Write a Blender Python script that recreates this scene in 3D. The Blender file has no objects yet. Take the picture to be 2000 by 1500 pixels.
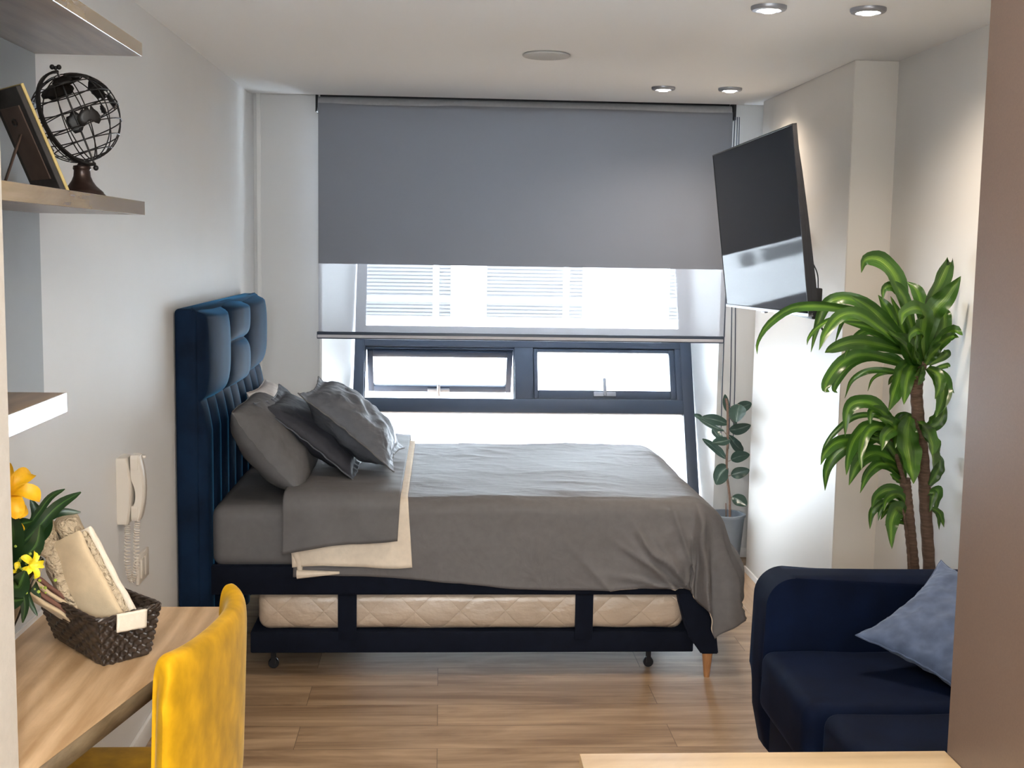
import bpy, bmesh, math, random
from mathutils import Vector, Matrix, noise

sc = bpy.context.scene
C = bpy.data.collections.new('room'); sc.collection.children.link(C)

# ------------------------------------------------------------------ camera
FPX = 2377.0
H = 1.62
F = Vector((0.05849, 0.99200, -0.11161)).normalized()
def cam_axes():
    a = math.atan(140 / FPX); p = math.atan(267 / math.hypot(FPX, 140)); r = 0.0165
    f = Vector((math.sin(a) * math.cos(p), math.cos(a) * math.cos(p), -math.sin(p)))
    r0 = Vector((math.cos(a), -math.sin(a), 0)); u0 = r0.cross(f)
    c, s = math.cos(r), math.sin(r)
    return f, r0 * c + u0 * s, r0 * -s + u0 * c
_f, _r, _u = cam_axes()
cam = bpy.data.cameras.new('camera'); camo = bpy.data.objects.new('camera', cam)
sc.collection.objects.link(camo)
camo.matrix_world = Matrix(((_r.x, _u.x, -_f.x, 0), (_r.y, _u.y, -_f.y, 0), (_r.z, _u.z, -_f.z, H), (0, 0, 0, 1)))
cam.sensor_fit = 'HORIZONTAL'; cam.sensor_width = 36; cam.lens = 36 * FPX / 2000
cam.clip_start = 0.05; cam.clip_end = 200
sc.camera = camo

# ------------------------------------------------------------------ view + sky
sc.view_settings.view_transform = 'Standard'
try: sc.view_settings.look = 'None'
except Exception: pass
sc.view_settings.gamma = 1.0
sc.view_settings.exposure = 1.25
sc.view_settings.use_curve_mapping = False
w = bpy.data.worlds.new('sky'); sc.world = w; w.use_nodes = True
bg = w.node_tree.nodes['Background']
bg.inputs[0].default_value = (0.77, 0.88, 1.0, 1); bg.inputs[1].default_value = 13.5

# ------------------------------------------------------------------ lights
def area(name, loc, rot, sx, sy, power, col, spread=180, portal=False):
    l = bpy.data.lights.new(name, 'AREA'); l.shape = 'RECTANGLE'; l.size = sx; l.size_y = sy
    l.energy = power; l.color = col; l.spread = math.radians(spread)
    o = bpy.data.objects.new(name, l); sc.collection.objects.link(o)
    o.location = loc; o.rotation_euler = rot
    if portal: l.cycles.is_portal = True
    return o
def spot(name, loc, power, col, size=120, blend=0.6, rad=0.035):
    l = bpy.data.lights.new(name, 'SPOT'); l.energy = power; l.color = col
    l.spot_size = math.radians(size); l.spot_blend = blend; l.shadow_soft_size = rad
    o = bpy.data.objects.new(name, l); sc.collection.objects.link(o); o.location = loc
    return o
# daylight enters through the tilted window
area('window_portal', (0.45, 6.72, 0.95), (math.radians(-90 - 24), 0, 0), 2.0, 2.2, 1.0, (1, 1, 1), portal=True)
WARM = (1.0, 0.83, 0.64)
NEUT = (1.0, 0.93, 0.85)
for n, (x, y, pw, c) in enumerate(((0.97, 3.70, 16, WARM), (1.27, 3.69, 16, WARM), (0.99, 5.56, 9, NEUT), (1.29, 5.54, 15, WARM))):
    spot('downlight_beam', (x, y, 2.325), pw, c, 150, 0.8)
# ceiling panels of the kitchen behind the photographer
area('kitchen_ceiling_light', (0.1, 0.7, 2.33), (0, 0, 0), 1.2, 1.0, 26, (1.0, 0.88, 0.74))
def rear_fill(loc, power, col, r=0.12):
    l = bpy.data.lights.new('rear_fill_light', 'POINT'); l.energy = power; l.color = col; l.shadow_soft_size = r
    o = bpy.data.objects.new('rear_fill_light', l); sc.collection.objects.link(o); o.location = loc
rear_fill((0.2, -0.9, 1.75), 66, (0.89, 0.955, 1.0)); rear_fill((-0.3, -1.6, 1.75), 44, (0.89, 0.955, 1.0))  # unseen point fills added behind the camera to brighten the ceiling

# ------------------------------------------------------------------ helpers
def root_of(o):
    while o.parent: o = o.parent
    return o
def thing(name, label, cat, loc=(0, 0, 0), group=None):
    o = bpy.data.objects.new(name, None); C.objects.link(o); o.location = loc
    o.empty_display_size = 0.1
    o['label'] = label; o['category'] = cat
    if group: o['group'] = group
    return o
def tag(o, label, cat, group=None):
    o['label'] = label; o['category'] = cat
    if group: o['group'] = group
    return o
def finish(bm, ang=35, smooth=True):
    bmesh.ops.recalc_face_normals(bm, faces=bm.faces)
    for f in bm.faces: f.smooth = smooth
    for e in bm.edges:
        if len(e.link_faces) == 2 and e.calc_face_angle(0) > math.radians(ang): e.smooth = False
def obj(name, bm, mat, parent=None, ang=35, recalc=True, mats=None, label=None):
    if recalc: finish(bm, ang)
    else:
        for f in bm.faces: f.smooth = True
    off = Vector((0, 0, 0))
    if parent: off = root_of(parent).location.copy()
    for v in bm.verts: v.co -= off
    me = bpy.data.meshes.new(name); bm.to_mesh(me); bm.free()
    o = bpy.data.objects.new(name, me); C.objects.link(o)
    for m in (mats or [mat]): me.materials.append(m)
    if parent: o.parent = parent
    if label: o['label'] = label
    return o
def struct(name, bm, mat, parent=None, **k):
    o = obj(name, bm, mat, parent, **k)
    if not parent: o['kind'] = 'structure'
    return o
def box(bm, lo, hi, r=0.0, seg=3, M=None):
    lo = Vector(lo); hi = Vector(hi); c = (lo + hi) / 2; s = hi - lo
    res = bmesh.ops.create_cube(bm, size=1.0)
    vs = res['verts']
    for v in vs: v.co = Vector((v.co.x * s.x, v.co.y * s.y, v.co.z * s.z)) + c
    if r > 0:
        es = list({e for v in vs for e in v.link_edges})
        rr = bmesh.ops.bevel(bm, geom=es, offset=min(r, min(s) * 0.49), segments=seg, profile=0.5, affect='EDGES')
        vs = list({v for f in rr['faces'] for v in f.verts} | {v for v in vs if v.is_valid})
    if M is not None:
        for v in vs: v.co = M @ v.co
    return vs
def nb(): return bmesh.new()
def bx(lo, hi, r=0.0, seg=3, M=None):
    bm = nb(); box(bm, lo, hi, r, seg, M); return bm
def catmull(pts, n):
    P = [Vector(p) for p in pts]
    if len(P) < 3: return [P[0].lerp(P[-1], i / n) for i in range(n + 1)]
    P = [P[0] * 2 - P[1]] + P + [P[-1] * 2 - P[-2]]
    out = []; m = len(P) - 3
    for i in range(n + 1):
        t = i / n * m; k = min(int(t), m - 1); t -= k
        a, b, c, d = P[k:k + 4]
        out.append(0.5 * ((2 * b) + (c - a) * t + (2 * a - 5 * b + 4 * c - d) * t * t + (-a + 3 * b - 3 * c + d) * t ** 3))
    return out
def tube(bm, pts, r, n=10, closed=False, caps=True):
    P = [Vector(p) for p in pts]; N = len(P)
    rs = r if isinstance(r, (list, tuple)) else [r] * N
    rings = []; prev = None
    for i, p in enumerate(P):
        if closed: t = P[(i + 1) % N] - P[i - 1]
        else: t = P[min(i + 1, N - 1)] - P[max(i - 1, 0)]
        t.normalize()
        if prev is None:
            a = Vector((0, 0, 1)) if abs(t.z) < 0.9 else Vector((1, 0, 0))
            u = t.cross(a).normalized()
        else:
            u = (prev - t * prev.dot(t))
            u = u.normalized() if u.length > 1e-6 else t.orthogonal().normalized()
        prev = u; v = t.cross(u)
        rings.append([bm.verts.new(p + (u * math.cos(2 * math.pi * k / n) + v * math.sin(2 * math.pi * k / n)) * rs[i]) for k in range(n)])
    R = range(N if closed else N - 1)
    for i in R:
        a, b = rings[i], rings[(i + 1) % N]
        for k in range(n): bm.faces.new((a[k], a[(k + 1) % n], b[(k + 1) % n], b[k]))
    if caps and not closed:
        bm.faces.new(rings[0][::-1]); bm.faces.new(rings[-1])
def lathe(bm, prof, n=32, c=(0, 0, 0), M=None):
    c = Vector(c); rings = []
    for r, z in prof:
        if r < 1e-6: rings.append([bm.verts.new(Vector((0, 0, z)))])
        else: rings.append([bm.verts.new(Vector((r * math.cos(2 * math.pi * k / n), r * math.sin(2 * math.pi * k / n), z))) for k in range(n)])
    for a, b in zip(rings, rings[1:]):
        for k in range(n):
            q = [a[k % len(a)], a[(k + 1) % len(a)], b[(k + 1) % len(b)], b[k % len(b)]]
            u = []
            for v in q:
                if v not in u: u.append(v)
            if len(u) > 2: bm.faces.new(u)
    for rg in rings:
        for v in rg:
            v.co = (M @ v.co if M is not None else v.co) + c
def grid(bm, fn, nu, nv, uvl=None, close_u=False, close_v=False):
    V = [[bm.verts.new(fn(i / nu, j / nv)) for j in range(nv + (0 if close_v else 1))] for i in range(nu + (0 if close_u else 1))]
    for i in range(nu):
        for j in range(nv):
            a = V[i][j]; b = V[(i + 1) % len(V)][j]; c_ = V[(i + 1) % len(V)][(j + 1) % len(V[0])]; d = V[i][(j + 1) % len(V[0])]
            f = bm.faces.new((a, b, c_, d))
            if uvl:
                for lp, uv in zip(f.loops, ((i / nu, j / nv), ((i + 1) / nu, j / nv), ((i + 1) / nu, (j + 1) / nv), (i / nu, (j + 1) / nv))): lp[uvl].uv = uv
    return V
def prism(bm, poly, z0, z1):
    a = [bm.verts.new((x, y, z0)) for x, y in poly]; b = [bm.verts.new((x, y, z1)) for x, y in poly]
    n = len(poly); bm.faces.new(a[::-1]); bm.faces.new(b)
    for i in range(n): bm.faces.new((a[i], a[(i + 1) % n], b[(i + 1) % n], b[i]))
def nz(p, s=1.0): return noise.noise(Vector(p) * s)
def mod_solid(o, t, off=-1, mo=0, mor=0):
    m = o.modifiers.new('thickness', 'SOLIDIFY'); m.thickness = t; m.offset = off
    m.material_offset = mo; m.material_offset_rim = mor; return m
def mod_sub(o, l=1):
    m = o.modifiers.new('smooth', 'SUBSURF'); m.levels = l; m.render_levels = l; return m

# ------------------------------------------------------------------ materials
def mat(name, col, rough=0.6, metal=0.0, spec=0.5, bump=None, var=None, sheen=None, coat=None, scale=(1, 1, 1), emit=None):
    m = bpy.data.materials.new(name); m.use_nodes = True
    nt = m.node_tree; b = nt.nodes['Principled BSDF']; L = nt.links
    b.inputs['Base Color'].default_value = (*col, 1); b.inputs['Roughness'].default_value = rough
    b.inputs['Metallic'].default_value = metal; b.inputs['Specular IOR Level'].default_value = spec
    tc = nt.nodes.new('ShaderNodeTexCoord'); mp = nt.nodes.new('ShaderNodeMapping')
    L.new(tc.outputs['Object'], mp.inputs[0]); mp.inputs['Scale'].default_value = scale
    if var:   # (scale, amount)
        n = nt.nodes.new('ShaderNodeTexNoise'); n.inputs['Scale'].default_value = var[0]; n.inputs['Detail'].default_value = 5
        L.new(mp.outputs[0], n.inputs['Vector'])
        r = nt.nodes.new('ShaderNodeValToRGB'); k = var[1]
        r.color_ramp.elements[0].position = 0.3; r.color_ramp.elements[1].position = 0.7
        r.color_ramp.elements[0].color = (*[c * (1 - k) for c in col], 1); r.color_ramp.elements[1].color = (*[min(1, c * (1 + k)) for c in col], 1)
        L.new(n.outputs['Fac'], r.inputs[0]); L.new(r.outputs[0], b.inputs['Base Color'])
    if bump:  # (scale, strength, distance)
        n = nt.nodes.new('ShaderNodeTexNoise'); n.inputs['Scale'].default_value = bump[0]; n.inputs['Detail'].default_value = 4
        L.new(mp.outputs[0], n.inputs['Vector'])
        bp = nt.nodes.new('ShaderNodeBump'); bp.inputs['Strength'].default_value = bump[1]; bp.inputs['Distance'].default_value = bump[2]
        L.new(n.outputs['Fac'], bp.inputs['Height']); L.new(bp.outputs[0], b.inputs['Normal'])
    if sheen:
        b.inputs['Sheen Weight'].default_value = sheen[0]; b.inputs['Sheen Roughness'].default_value = sheen[1]
        b.inputs['Sheen Tint'].default_value = (*sheen[2], 1)
    if coat: b.inputs['Coat Weight'].default_value = coat[0]; b.inputs['Coat Roughness'].default_value = coat[1]
    if emit: b.inputs['Emission Color'].default_value = (*emit[0], 1); b.inputs['Emission Strength'].default_value = emit[1]
    return m
def fabric(name, col, rough=0.9, weave=900, wr=0.15, sheen=None, var=0.06, folds=None):
    """woven cloth: fine weave bump, soft colour variation, optional creases"""
    m = mat(name, col, rough, spec=0.25, var=(40, var), sheen=sheen)
    nt = m.node_tree; L = nt.links; b = nt.nodes['Principled BSDF']
    tc = nt.nodes['Texture Coordinate']
    n = nt.nodes.new('ShaderNodeTexNoise'); n.inputs['Scale'].default_value = weave; n.inputs['Detail'].default_value = 2
    L.new(tc.outputs['Object'], n.inputs['Vector'])
    bp = nt.nodes.new('ShaderNodeBump'); bp.inputs['Strength'].default_value = wr; bp.inputs['Distance'].default_value = 0.001
    L.new(n.outputs['Fac'], bp.inputs['Height'])
    if folds:
        mp = nt.nodes.new('ShaderNodeMapping'); mp.inputs['Scale'].default_value = folds[3] if len(folds) > 3 else (1, 1, 1)
        L.new(tc.outputs['Object'], mp.inputs[0])
        n2 = nt.nodes.new('ShaderNodeTexNoise'); n2.inputs['Scale'].default_value = folds[0]; n2.inputs['Detail'].default_value = 3
        n2.inputs['Distortion'].default_value = 0.8
        L.new(mp.outputs[0], n2.inputs['Vector'])
        b2 = nt.nodes.new('ShaderNodeBump'); b2.inputs['Strength'].default_value = folds[1]; b2.inputs['Distance'].default_value = folds[2]
        L.new(n2.outputs['Fac'], b2.inputs['Height']); L.new(bp.outputs[0], b2.inputs['Normal'])
        L.new(b2.outputs[0], b.inputs['Normal'])
    else: L.new(bp.outputs[0], b.inputs['Normal'])
    return m
def wood(name, c0, c1, axis='X', rough=0.45, planks=None, grain=9.0, coat=None, wave=0.16):
    """wood grain stretched along one axis; planks=(length, width) adds staggered boards"""
    m = bpy.data.materials.new(name); m.use_nodes = True
    nt = m.node_tree; L = nt.links; b = nt.nodes['Principled BSDF']; b.inputs['Roughness'].default_value = rough
    tc = nt.nodes.new('ShaderNodeTexCoord'); mp = nt.nodes.new('ShaderNodeMapping')
    L.new(tc.outputs['Object'], mp.inputs[0])
    st = {'X': (0.16, 1, 1), 'Y': (1, 0.16, 1), 'Z': (1, 1, 0.16)}[axis]
    mp.inputs['Scale'].default_value = st
    vec = mp.outputs[0]; pass
    if planks:
        m2 = nt.nodes.new('ShaderNodeMapping'); L.new(tc.outputs['Object'], m2.inputs[0])
        if axis == 'Y': m2.inputs['Rotation'].default_value = (0, 0, math.radians(90))
        br = nt.nodes.new('ShaderNodeTexBrick'); L.new(m2.outputs[0], br.inputs['Vector'])
        br.inputs['Scale'].default_value = 1.0; br.inputs['Brick Width'].default_value = planks[0]; br.inputs['Row Height'].default_value = planks[1]
        br.inputs['Mortar Size'].default_value = 0.0012; br.inputs['Mortar Smooth'].default_value = 0.3; br.offset = 0.37
        br.inputs['Color1'].default_value = (0, 0, 0, 1); br.inputs['Color2'].default_value = (1, 1, 1, 1); br.inputs['Mortar'].default_value = (0.5, 0.5, 0.5, 1)
        add = nt.nodes.new('ShaderNodeVectorMath'); add.operation = 'MULTIPLY_ADD'
        L.new(br.outputs['Color'], add.inputs[0]); add.inputs[1].default_value = (7.3, 3.1, 5.7); L.new(mp.outputs[0], add.inputs[2])
        vec = add.outputs[0]
    n1 = nt.nodes.new('ShaderNodeTexNoise'); n1.inputs['Scale'].default_value = grain; n1.inputs['Detail'].default_value = 8
    n1.inputs['Roughness'].default_value = 0.65; n1.inputs['Distortion'].default_value = 1.2; L.new(vec, n1.inputs['Vector'])
    n2 = nt.nodes.new('ShaderNodeTexNoise'); n2.inputs['Scale'].default_value = grain * 9; n2.inputs['Detail'].default_value = 4
    mp3 = nt.nodes.new('ShaderNodeMapping'); mp3.inputs['Scale'].default_value = tuple(0.3 if s < 1 else 1 for s in st); L.new(vec, mp3.inputs[0]); L.new(mp3.outputs[0], n2.inputs['Vector'])
    wv = nt.nodes.new('ShaderNodeTexWave'); wv.wave_type = 'BANDS'; wv.bands_direction = 'Y' if axis == 'X' else 'X'
    wv.inputs['Scale'].default_value = grain * 0.55; wv.inputs['Distortion'].default_value = 9; wv.inputs['Detail'].default_value = 3; wv.inputs['Detail Scale'].default_value = 0.6
    L.new(vec, wv.inputs['Vector'])
    mx = nt.nodes.new('ShaderNodeMath'); mx.operation = 'MULTIPLY_ADD'; L.new(n1.outputs['Fac'], mx.inputs[0]); mx.inputs[1].default_value = 0.9
    m3 = nt.nodes.new('ShaderNodeMath'); m3.operation = 'MULTIPLY_ADD'; L.new(wv.outputs['Fac'], m3.inputs[0]); m3.inputs[1].default_value = wave
    m4 = nt.nodes.new('ShaderNodeMath'); m4.operation = 'MULTIPLY_ADD'; L.new(n2.outputs['Fac'], m4.inputs[0]); m4.inputs[1].default_value = 0.35; m4.inputs[2].default_value = -0.22
    L.new(m4.outputs[0], m3.inputs[2]); L.new(m3.outputs[0], mx.inputs[2])
    r = nt.nodes.new('ShaderNodeValToRGB'); r.color_ramp.elements[0].position = 0.3; r.color_ramp.elements[1].position = 0.72
    r.color_ramp.elements[0].color = (*c0, 1); r.color_ramp.elements[1].color = (*c1, 1)
    L.new(mx.outputs[0], r.inputs[0]); out = r.outputs[0]
    if planks:
        tone = nt.nodes.new('ShaderNodeMapRange'); L.new(br.outputs['Color'], tone.inputs[0]); tone.inputs[3].default_value = 0.93; tone.inputs[4].default_value = 1.06
        hs = nt.nodes.new('ShaderNodeHueSaturation'); L.new(out, hs.inputs['Color']); L.new(tone.outputs[0], hs.inputs['Value'])
        mm = nt.nodes.new('ShaderNodeMix'); mm.data_type = 'RGBA'; L.new(br.outputs['Fac'], mm.inputs['Factor']); L.new(hs.outputs[0], mm.inputs[6]); mm.inputs[7].default_value = (*[c * 0.45 for c in c0], 1)
        out = mm.outputs[2]
    L.new(out, b.inputs['Base Color'])
    bp = nt.nodes.new('ShaderNodeBump'); bp.inputs['Strength'].default_value = 0.12; bp.inputs['Distance'].default_value = 0.001
    L.new(mx.outputs[0], bp.inputs['Height']); L.new(bp.outputs[0], b.inputs['Normal'])
    if coat: b.inputs['Coat Weight'].default_value = coat[0]; b.inputs['Coat Roughness'].default_value = coat[1]
    return m
def glass(name, tint=(1, 1, 1), refl=0.08, rough=0.0):
    m = bpy.data.materials.new(name); m.use_nodes = True; nt = m.node_tree; L = nt.links
    nt.nodes.remove(nt.nodes['Principled BSDF'])
    t = nt.nodes.new('ShaderNodeBsdfTransparent'); t.inputs[0].default_value = (*tint, 1)
    g = nt.nodes.new('ShaderNodeBsdfGlossy'); g.inputs['Roughness'].default_value = rough
    x = nt.nodes.new('ShaderNodeMixShader'); fr = nt.nodes.new('ShaderNodeFresnel'); fr.inputs[0].default_value = 1.25
    L.new(fr.outputs[0], x.inputs[0])
    L.new(t.outputs[0], x.inputs[1]); L.new(g.outputs[0], x.inputs[2]); L.new(x.outputs[0], nt.nodes['Material Output'].inputs[0])
    return m
def sheer(name, col, open_, trans):
    m = bpy.data.materials.new(name); m.use_nodes = True; nt = m.node_tree; L = nt.links
    nt.nodes.remove(nt.nodes['Principled BSDF'])
    t = nt.nodes.new('ShaderNodeBsdfTransparent'); t.inputs[0].default_value = (1, 1, 1, 1)
    d = nt.nodes.new('ShaderNodeBsdfDiffuse'); d.inputs[0].default_value = (*col, 1)
    q = nt.nodes.new('ShaderNodeBsdfTranslucent'); q.inputs[0].default_value = (*col, 1)
    a = nt.nodes.new('ShaderNodeMixShader'); a.inputs[0].default_value = trans
    L.new(d.outputs[0], a.inputs[1]); L.new(q.outputs[0], a.inputs[2])
    b = nt.nodes.new('ShaderNodeMixShader'); b.inputs[0].default_value = open_
    L.new(a.outputs[0], b.inputs[1]); L.new(t.outputs[0], b.inputs[2]); L.new(b.outputs[0], nt.nodes['Material Output'].inputs[0])
    return m
def leafmat(name, edge, mid, hot, width=0.2, rough=0.35, transl=0.25, streak=0.35):
    """leaf with a central stripe across the UV width, veins along it"""
    m = bpy.data.materials.new(name); m.use_nodes = True; nt = m.node_tree; L = nt.links; b = nt.nodes['Principled BSDF']
    b.inputs['Roughness'].default_value = rough
    uv = nt.nodes.new('ShaderNodeUVMap'); sp = nt.nodes.new('ShaderNodeSeparateXYZ'); L.new(uv.outputs[0], sp.inputs[0])
    tc = nt.nodes.new('ShaderNodeTexCoord'); n = nt.nodes.new('ShaderNodeTexNoise'); n.inputs['Scale'].default_value = 7; L.new(tc.outputs['Object'], n.inputs['Vector'])
    mpv = nt.nodes.new('ShaderNodeMapping'); mpv.inputs['Scale'].default_value = (22, 1.6, 1); L.new(uv.outputs[0], mpv.inputs[0])
    n2 = nt.nodes.new('ShaderNodeTexNoise'); n2.inputs['Scale'].default_value = 1.5; n2.inputs['Detail'].default_value = 4; L.new(mpv.outputs[0], n2.inputs['Vector'])
    s = nt.nodes.new('ShaderNodeMath'); s.operation = 'SUBTRACT'; L.new(sp.outputs[0], s.inputs[0]); s.inputs[1].default_value = 0.5
    a = nt.nodes.new('ShaderNodeMath'); a.operation = 'ABSOLUTE'; L.new(s.outputs[0], a.inputs[0])
    k = nt.nodes.new('ShaderNodeMath'); k.operation = 'MULTIPLY_ADD'; L.new(n2.outputs['Fac'], k.inputs[0]); k.inputs[1].default_value = streak; L.new(a.outputs[0], k.inputs[2])
    k2 = nt.nodes.new('ShaderNodeMath'); k2.operation = 'MULTIPLY_ADD'; L.new(n.outputs['Fac'], k2.inputs[0]); k2.inputs[1].default_value = -0.30; L.new(k.outputs[0], k2.inputs[2])
    r = nt.nodes.new('ShaderNodeValToRGB'); cr = r.color_ramp
    cr.elements[0].position = 0.0; cr.elements[0].color = (*hot, 1)
    cr.elements[1].position = width * 1.3; cr.elements[1].color = (*edge, 1)
    e = cr.elements.new(width * 0.6); e.color = (*mid, 1)
    L.new(k2.outputs[0], r.inputs[0]); L.new(r.outputs[0], b.inputs['Base Color'])
    t = nt.nodes.new('ShaderNodeBsdfTranslucent'); L.new(r.outputs[0], t.inputs[0])
    x = nt.nodes.new('ShaderNodeMixShader'); x.inputs[0].default_value = transl
    L.new(b.outputs[0], x.inputs[1]); L.new(t.outputs[0], x.inputs[2]); L.new(x.outputs[0], nt.nodes['Material Output'].inputs[0])
    return m

M = {}
M['wall'] = mat('painted_wall', (0.67, 0.665, 0.655), 0.55, spec=0.35, bump=(350, 0.05, 0.001), var=(3, 0.015))
M['gloss_wall'] = mat('semi_gloss_wall', (0.62, 0.59, 0.55), 0.44, spec=0.17, bump=(60, 0.04, 0.002), scale=(1, 1, 0.25))
M['near_wall'] = mat('textured_wall', (0.60, 0.56, 0.50), 0.8, bump=(160, 0.35, 0.002), var=(60, 0.03))
M['ceiling'] = mat('ceiling_paint', (0.78, 0.785, 0.785), 0.9, bump=(300, 0.04, 0.001))
M['alcove'] = mat('grey_wall_sheet', (0.30, 0.32, 0.33), 0.6, bump=(200, 0.05, 0.001))
M['white'] = mat('white_trim', (0.78, 0.77, 0.75), 0.4, var=(20, 0.01))
M['floor'] = wood('oak_laminate', (0.22, 0.132, 0.07), (0.56, 0.39, 0.24), 'X', 0.36, planks=(1.25, 0.19), grain=6, wave=0.07)
M['floor_y'] = wood('oak_laminate_border', (0.30, 0.19, 0.11), (0.56, 0.40, 0.26), 'Y', 0.36, grain=5, wave=0.06)
M['oak'] = wood('pale_oak_veneer', (0.42, 0.26, 0.13), (0.68, 0.475, 0.285), 'Y', 0.40, grain=10, wave=0.22)
M['shelf'] = wood('grey_oak_veneer', (0.145, 0.10, 0.068), (0.27, 0.195, 0.135), 'Y', 0.32, grain=12)
M['oakedge'] = wood('oak_edge_band', (0.17, 0.115, 0.06), (0.36, 0.26, 0.15), 'Y', 0.45, grain=14)
M['counter'] = wood('oak_counter_top', (0.30, 0.20, 0.10), (0.52, 0.38, 0.22), 'X', 0.42, grain=8)
M['brown'] = mat('brown_laminate', (0.088, 0.060, 0.046), 0.36, spec=0.6, var=(350, 0.10), bump=(500, 0.08, 0.0006))
M['frame'] = mat('window_frame_charcoal', (0.035, 0.050, 0.080), 0.4, bump=(200, 0.03, 0.0005))
M['steel'] = mat('satin_steel', (0.30, 0.31, 0.34), 0.42, 0.7, var=(30, 0.03))
M['black'] = mat('black_plastic', (0.008, 0.008, 0.010), 0.45, spec=0.3, var=(50, 0.1))
M['screen'] = mat('tv_screen_glass', (0.0022, 0.0028, 0.0042), 0.05, spec=0.13, var=(2, 0.02))
M['glass'] = glass('window_glass')
M['blackout'] = sheer('blackout_fabric', (0.185, 0.192, 0.215), 0.0, 0.05)
M['sheer'] = sheer('sheer_blind_fabric', (0.36, 0.36, 0.385), 0.20, 0.20)
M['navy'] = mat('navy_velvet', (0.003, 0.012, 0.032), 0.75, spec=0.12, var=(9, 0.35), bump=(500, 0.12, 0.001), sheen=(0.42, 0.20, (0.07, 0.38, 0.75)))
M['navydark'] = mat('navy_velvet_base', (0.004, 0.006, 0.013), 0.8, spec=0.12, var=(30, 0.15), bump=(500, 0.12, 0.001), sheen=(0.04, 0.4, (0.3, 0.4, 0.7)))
M['sofa'] = mat('sofa_velvet', (0.0018, 0.0055, 0.020), 0.75, spec=0.10, var=(10, 0.25), bump=(500, 0.12, 0.001), sheen=(0.05, 0.22, (0.12, 0.33, 0.80)))
M['bluecush'] = mat('blue_grey_velvet', (0.085, 0.115, 0.19), 0.8, spec=0.2, var=(22, 0.22), bump=(400, 0.15, 0.001), sheen=(0.3, 0.4, (0.6, 0.7, 0.9)))
M['duvet'] = fabric('grey_duvet_cotton', (0.125, 0.117, 0.116), 0.58, folds=(9, 0.35, 0.012, (1.0, 2.2, 1.0)))
M['duvet'].node_tree.nodes['Principled BSDF'].inputs['Specular IOR Level'].default_value = 0.22
M['sheet'] = fabric('grey_sheet_cotton', (0.115, 0.110, 0.110), 0.6, folds=(7, 0.2, 0.01))
M['cream'] = fabric('cream_cotton_lining', (0.66, 0.57, 0.46), 0.8, folds=(11, 0.3, 0.01))
M['pilgrey'] = fabric('mid_grey_pillow', (0.115, 0.113, 0.115), 0.8, folds=(11, 0.25, 0.01))
M['pildark'] = fabric('dark_grey_sham', (0.038, 0.040, 0.050), 0.6, folds=(10, 0.35, 0.012))
M['pilslate'] = fabric('slate_sham', (0.085, 0.092, 0.108), 0.45, folds=(12, 0.5, 0.014, (1, 1, 2)))
M['pilwhite'] = fabric('white_pillow', (0.62, 0.58, 0.55), 0.85, folds=(9, 0.2, 0.01))
M['wrap'] = mat('beige_mattress_in_film', (0.46, 0.36, 0.27), 0.42, spec=0.5, var=(5, 0.10), bump=(9, 0.7, 0.02), coat=(0.5, 0.22), scale=(1, 1, 1.6))
def quilt(m):
    nt = m.node_tree; L = nt.links; b = nt.nodes['Principled BSDF']; tc = nt.nodes['Texture Coordinate']; hh = []
    for s in (1, -1):
        mp = nt.nodes.new('ShaderNodeMapping'); mp.inputs['Rotation'].default_value = (0, math.radians(45 * s), 0); L.new(tc.outputs['Object'], mp.inputs[0])
        wv = nt.nodes.new('ShaderNodeTexWave'); wv.bands_direction = 'X'; wv.inputs['Scale'].default_value = 2.6; wv.inputs['Distortion'].default_value = 0.6; L.new(mp.outputs[0], wv.inputs['Vector'])
        pw = nt.nodes.new('ShaderNodeMath'); pw.operation = 'POWER'; L.new(wv.outputs['Fac'], pw.inputs[0]); pw.inputs[1].default_value = 0.25; hh.append(pw)
    mn = nt.nodes.new('ShaderNodeMath'); mn.operation = 'MINIMUM'; L.new(hh[0].outputs[0], mn.inputs[0]); L.new(hh[1].outputs[0], mn.inputs[1])
    bp = nt.nodes.new('ShaderNodeBump'); bp.inputs['Strength'].default_value = 0.8; bp.inputs['Distance'].default_value = 0.006; L.new(mn.outputs[0], bp.inputs['Height'])
    old = b.inputs['Normal'].links[0].from_socket; L.new(old, bp.inputs['Normal']); L.new(bp.outputs[0], b.inputs['Normal'])
quilt(M['wrap'])
M['legwood'] = wood('warm_leg_wood', (0.30, 0.13, 0.05), (0.55, 0.28, 0.12), 'Z', 0.4, grain=20)
M['mustard'] = mat('mustard_velvet', (0.56, 0.30, 0.006), 0.75, spec=0.15, var=(17, 0.25), bump=(400, 0.15, 0.001), sheen=(0.22, 0.3, (1.0, 0.85, 0.5)), scale=(1, 1, 0.8))
M['wicker'] = mat('dark_wicker', (0.035, 0.024, 0.018), 0.38, spec=0.6, var=(70, 0.4), bump=(150, 0.3, 0.001))
M['towel'] = fabric('beige_towel', (0.62, 0.48, 0.31), 0.95, weave=500, wr=0.5, sheen=(0.3, 0.5, (1, 0.95, 0.8)))
M['terry'] = fabric('terry_towel', (0.60, 0.48, 0.33), 0.95, weave=260, wr=1.0, folds=(85, 1.0, 0.02))
M['maroon'] = fabric('brown_stripe_towel', (0.20, 0.10, 0.075), 0.95)
M['towelwhite'] = fabric('pale_towel_hem', (0.72, 0.64, 0.52), 0.95, weave=400, wr=0.6)
M['iron'] = mat('black_iron', (0.012, 0.011, 0.011), 0.45, metal=0.3, var=(40, 0.3), bump=(100, 0.2, 0.001))
M['bronze'] = mat('dark_bronze', (0.035, 0.020, 0.016), 0.32, metal=0.5, var=(40, 0.3))
M['gold'] = mat('pale_gold_frame', (0.52, 0.40, 0.16), 0.4, 0.2, var=(30, 0.1))
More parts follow.
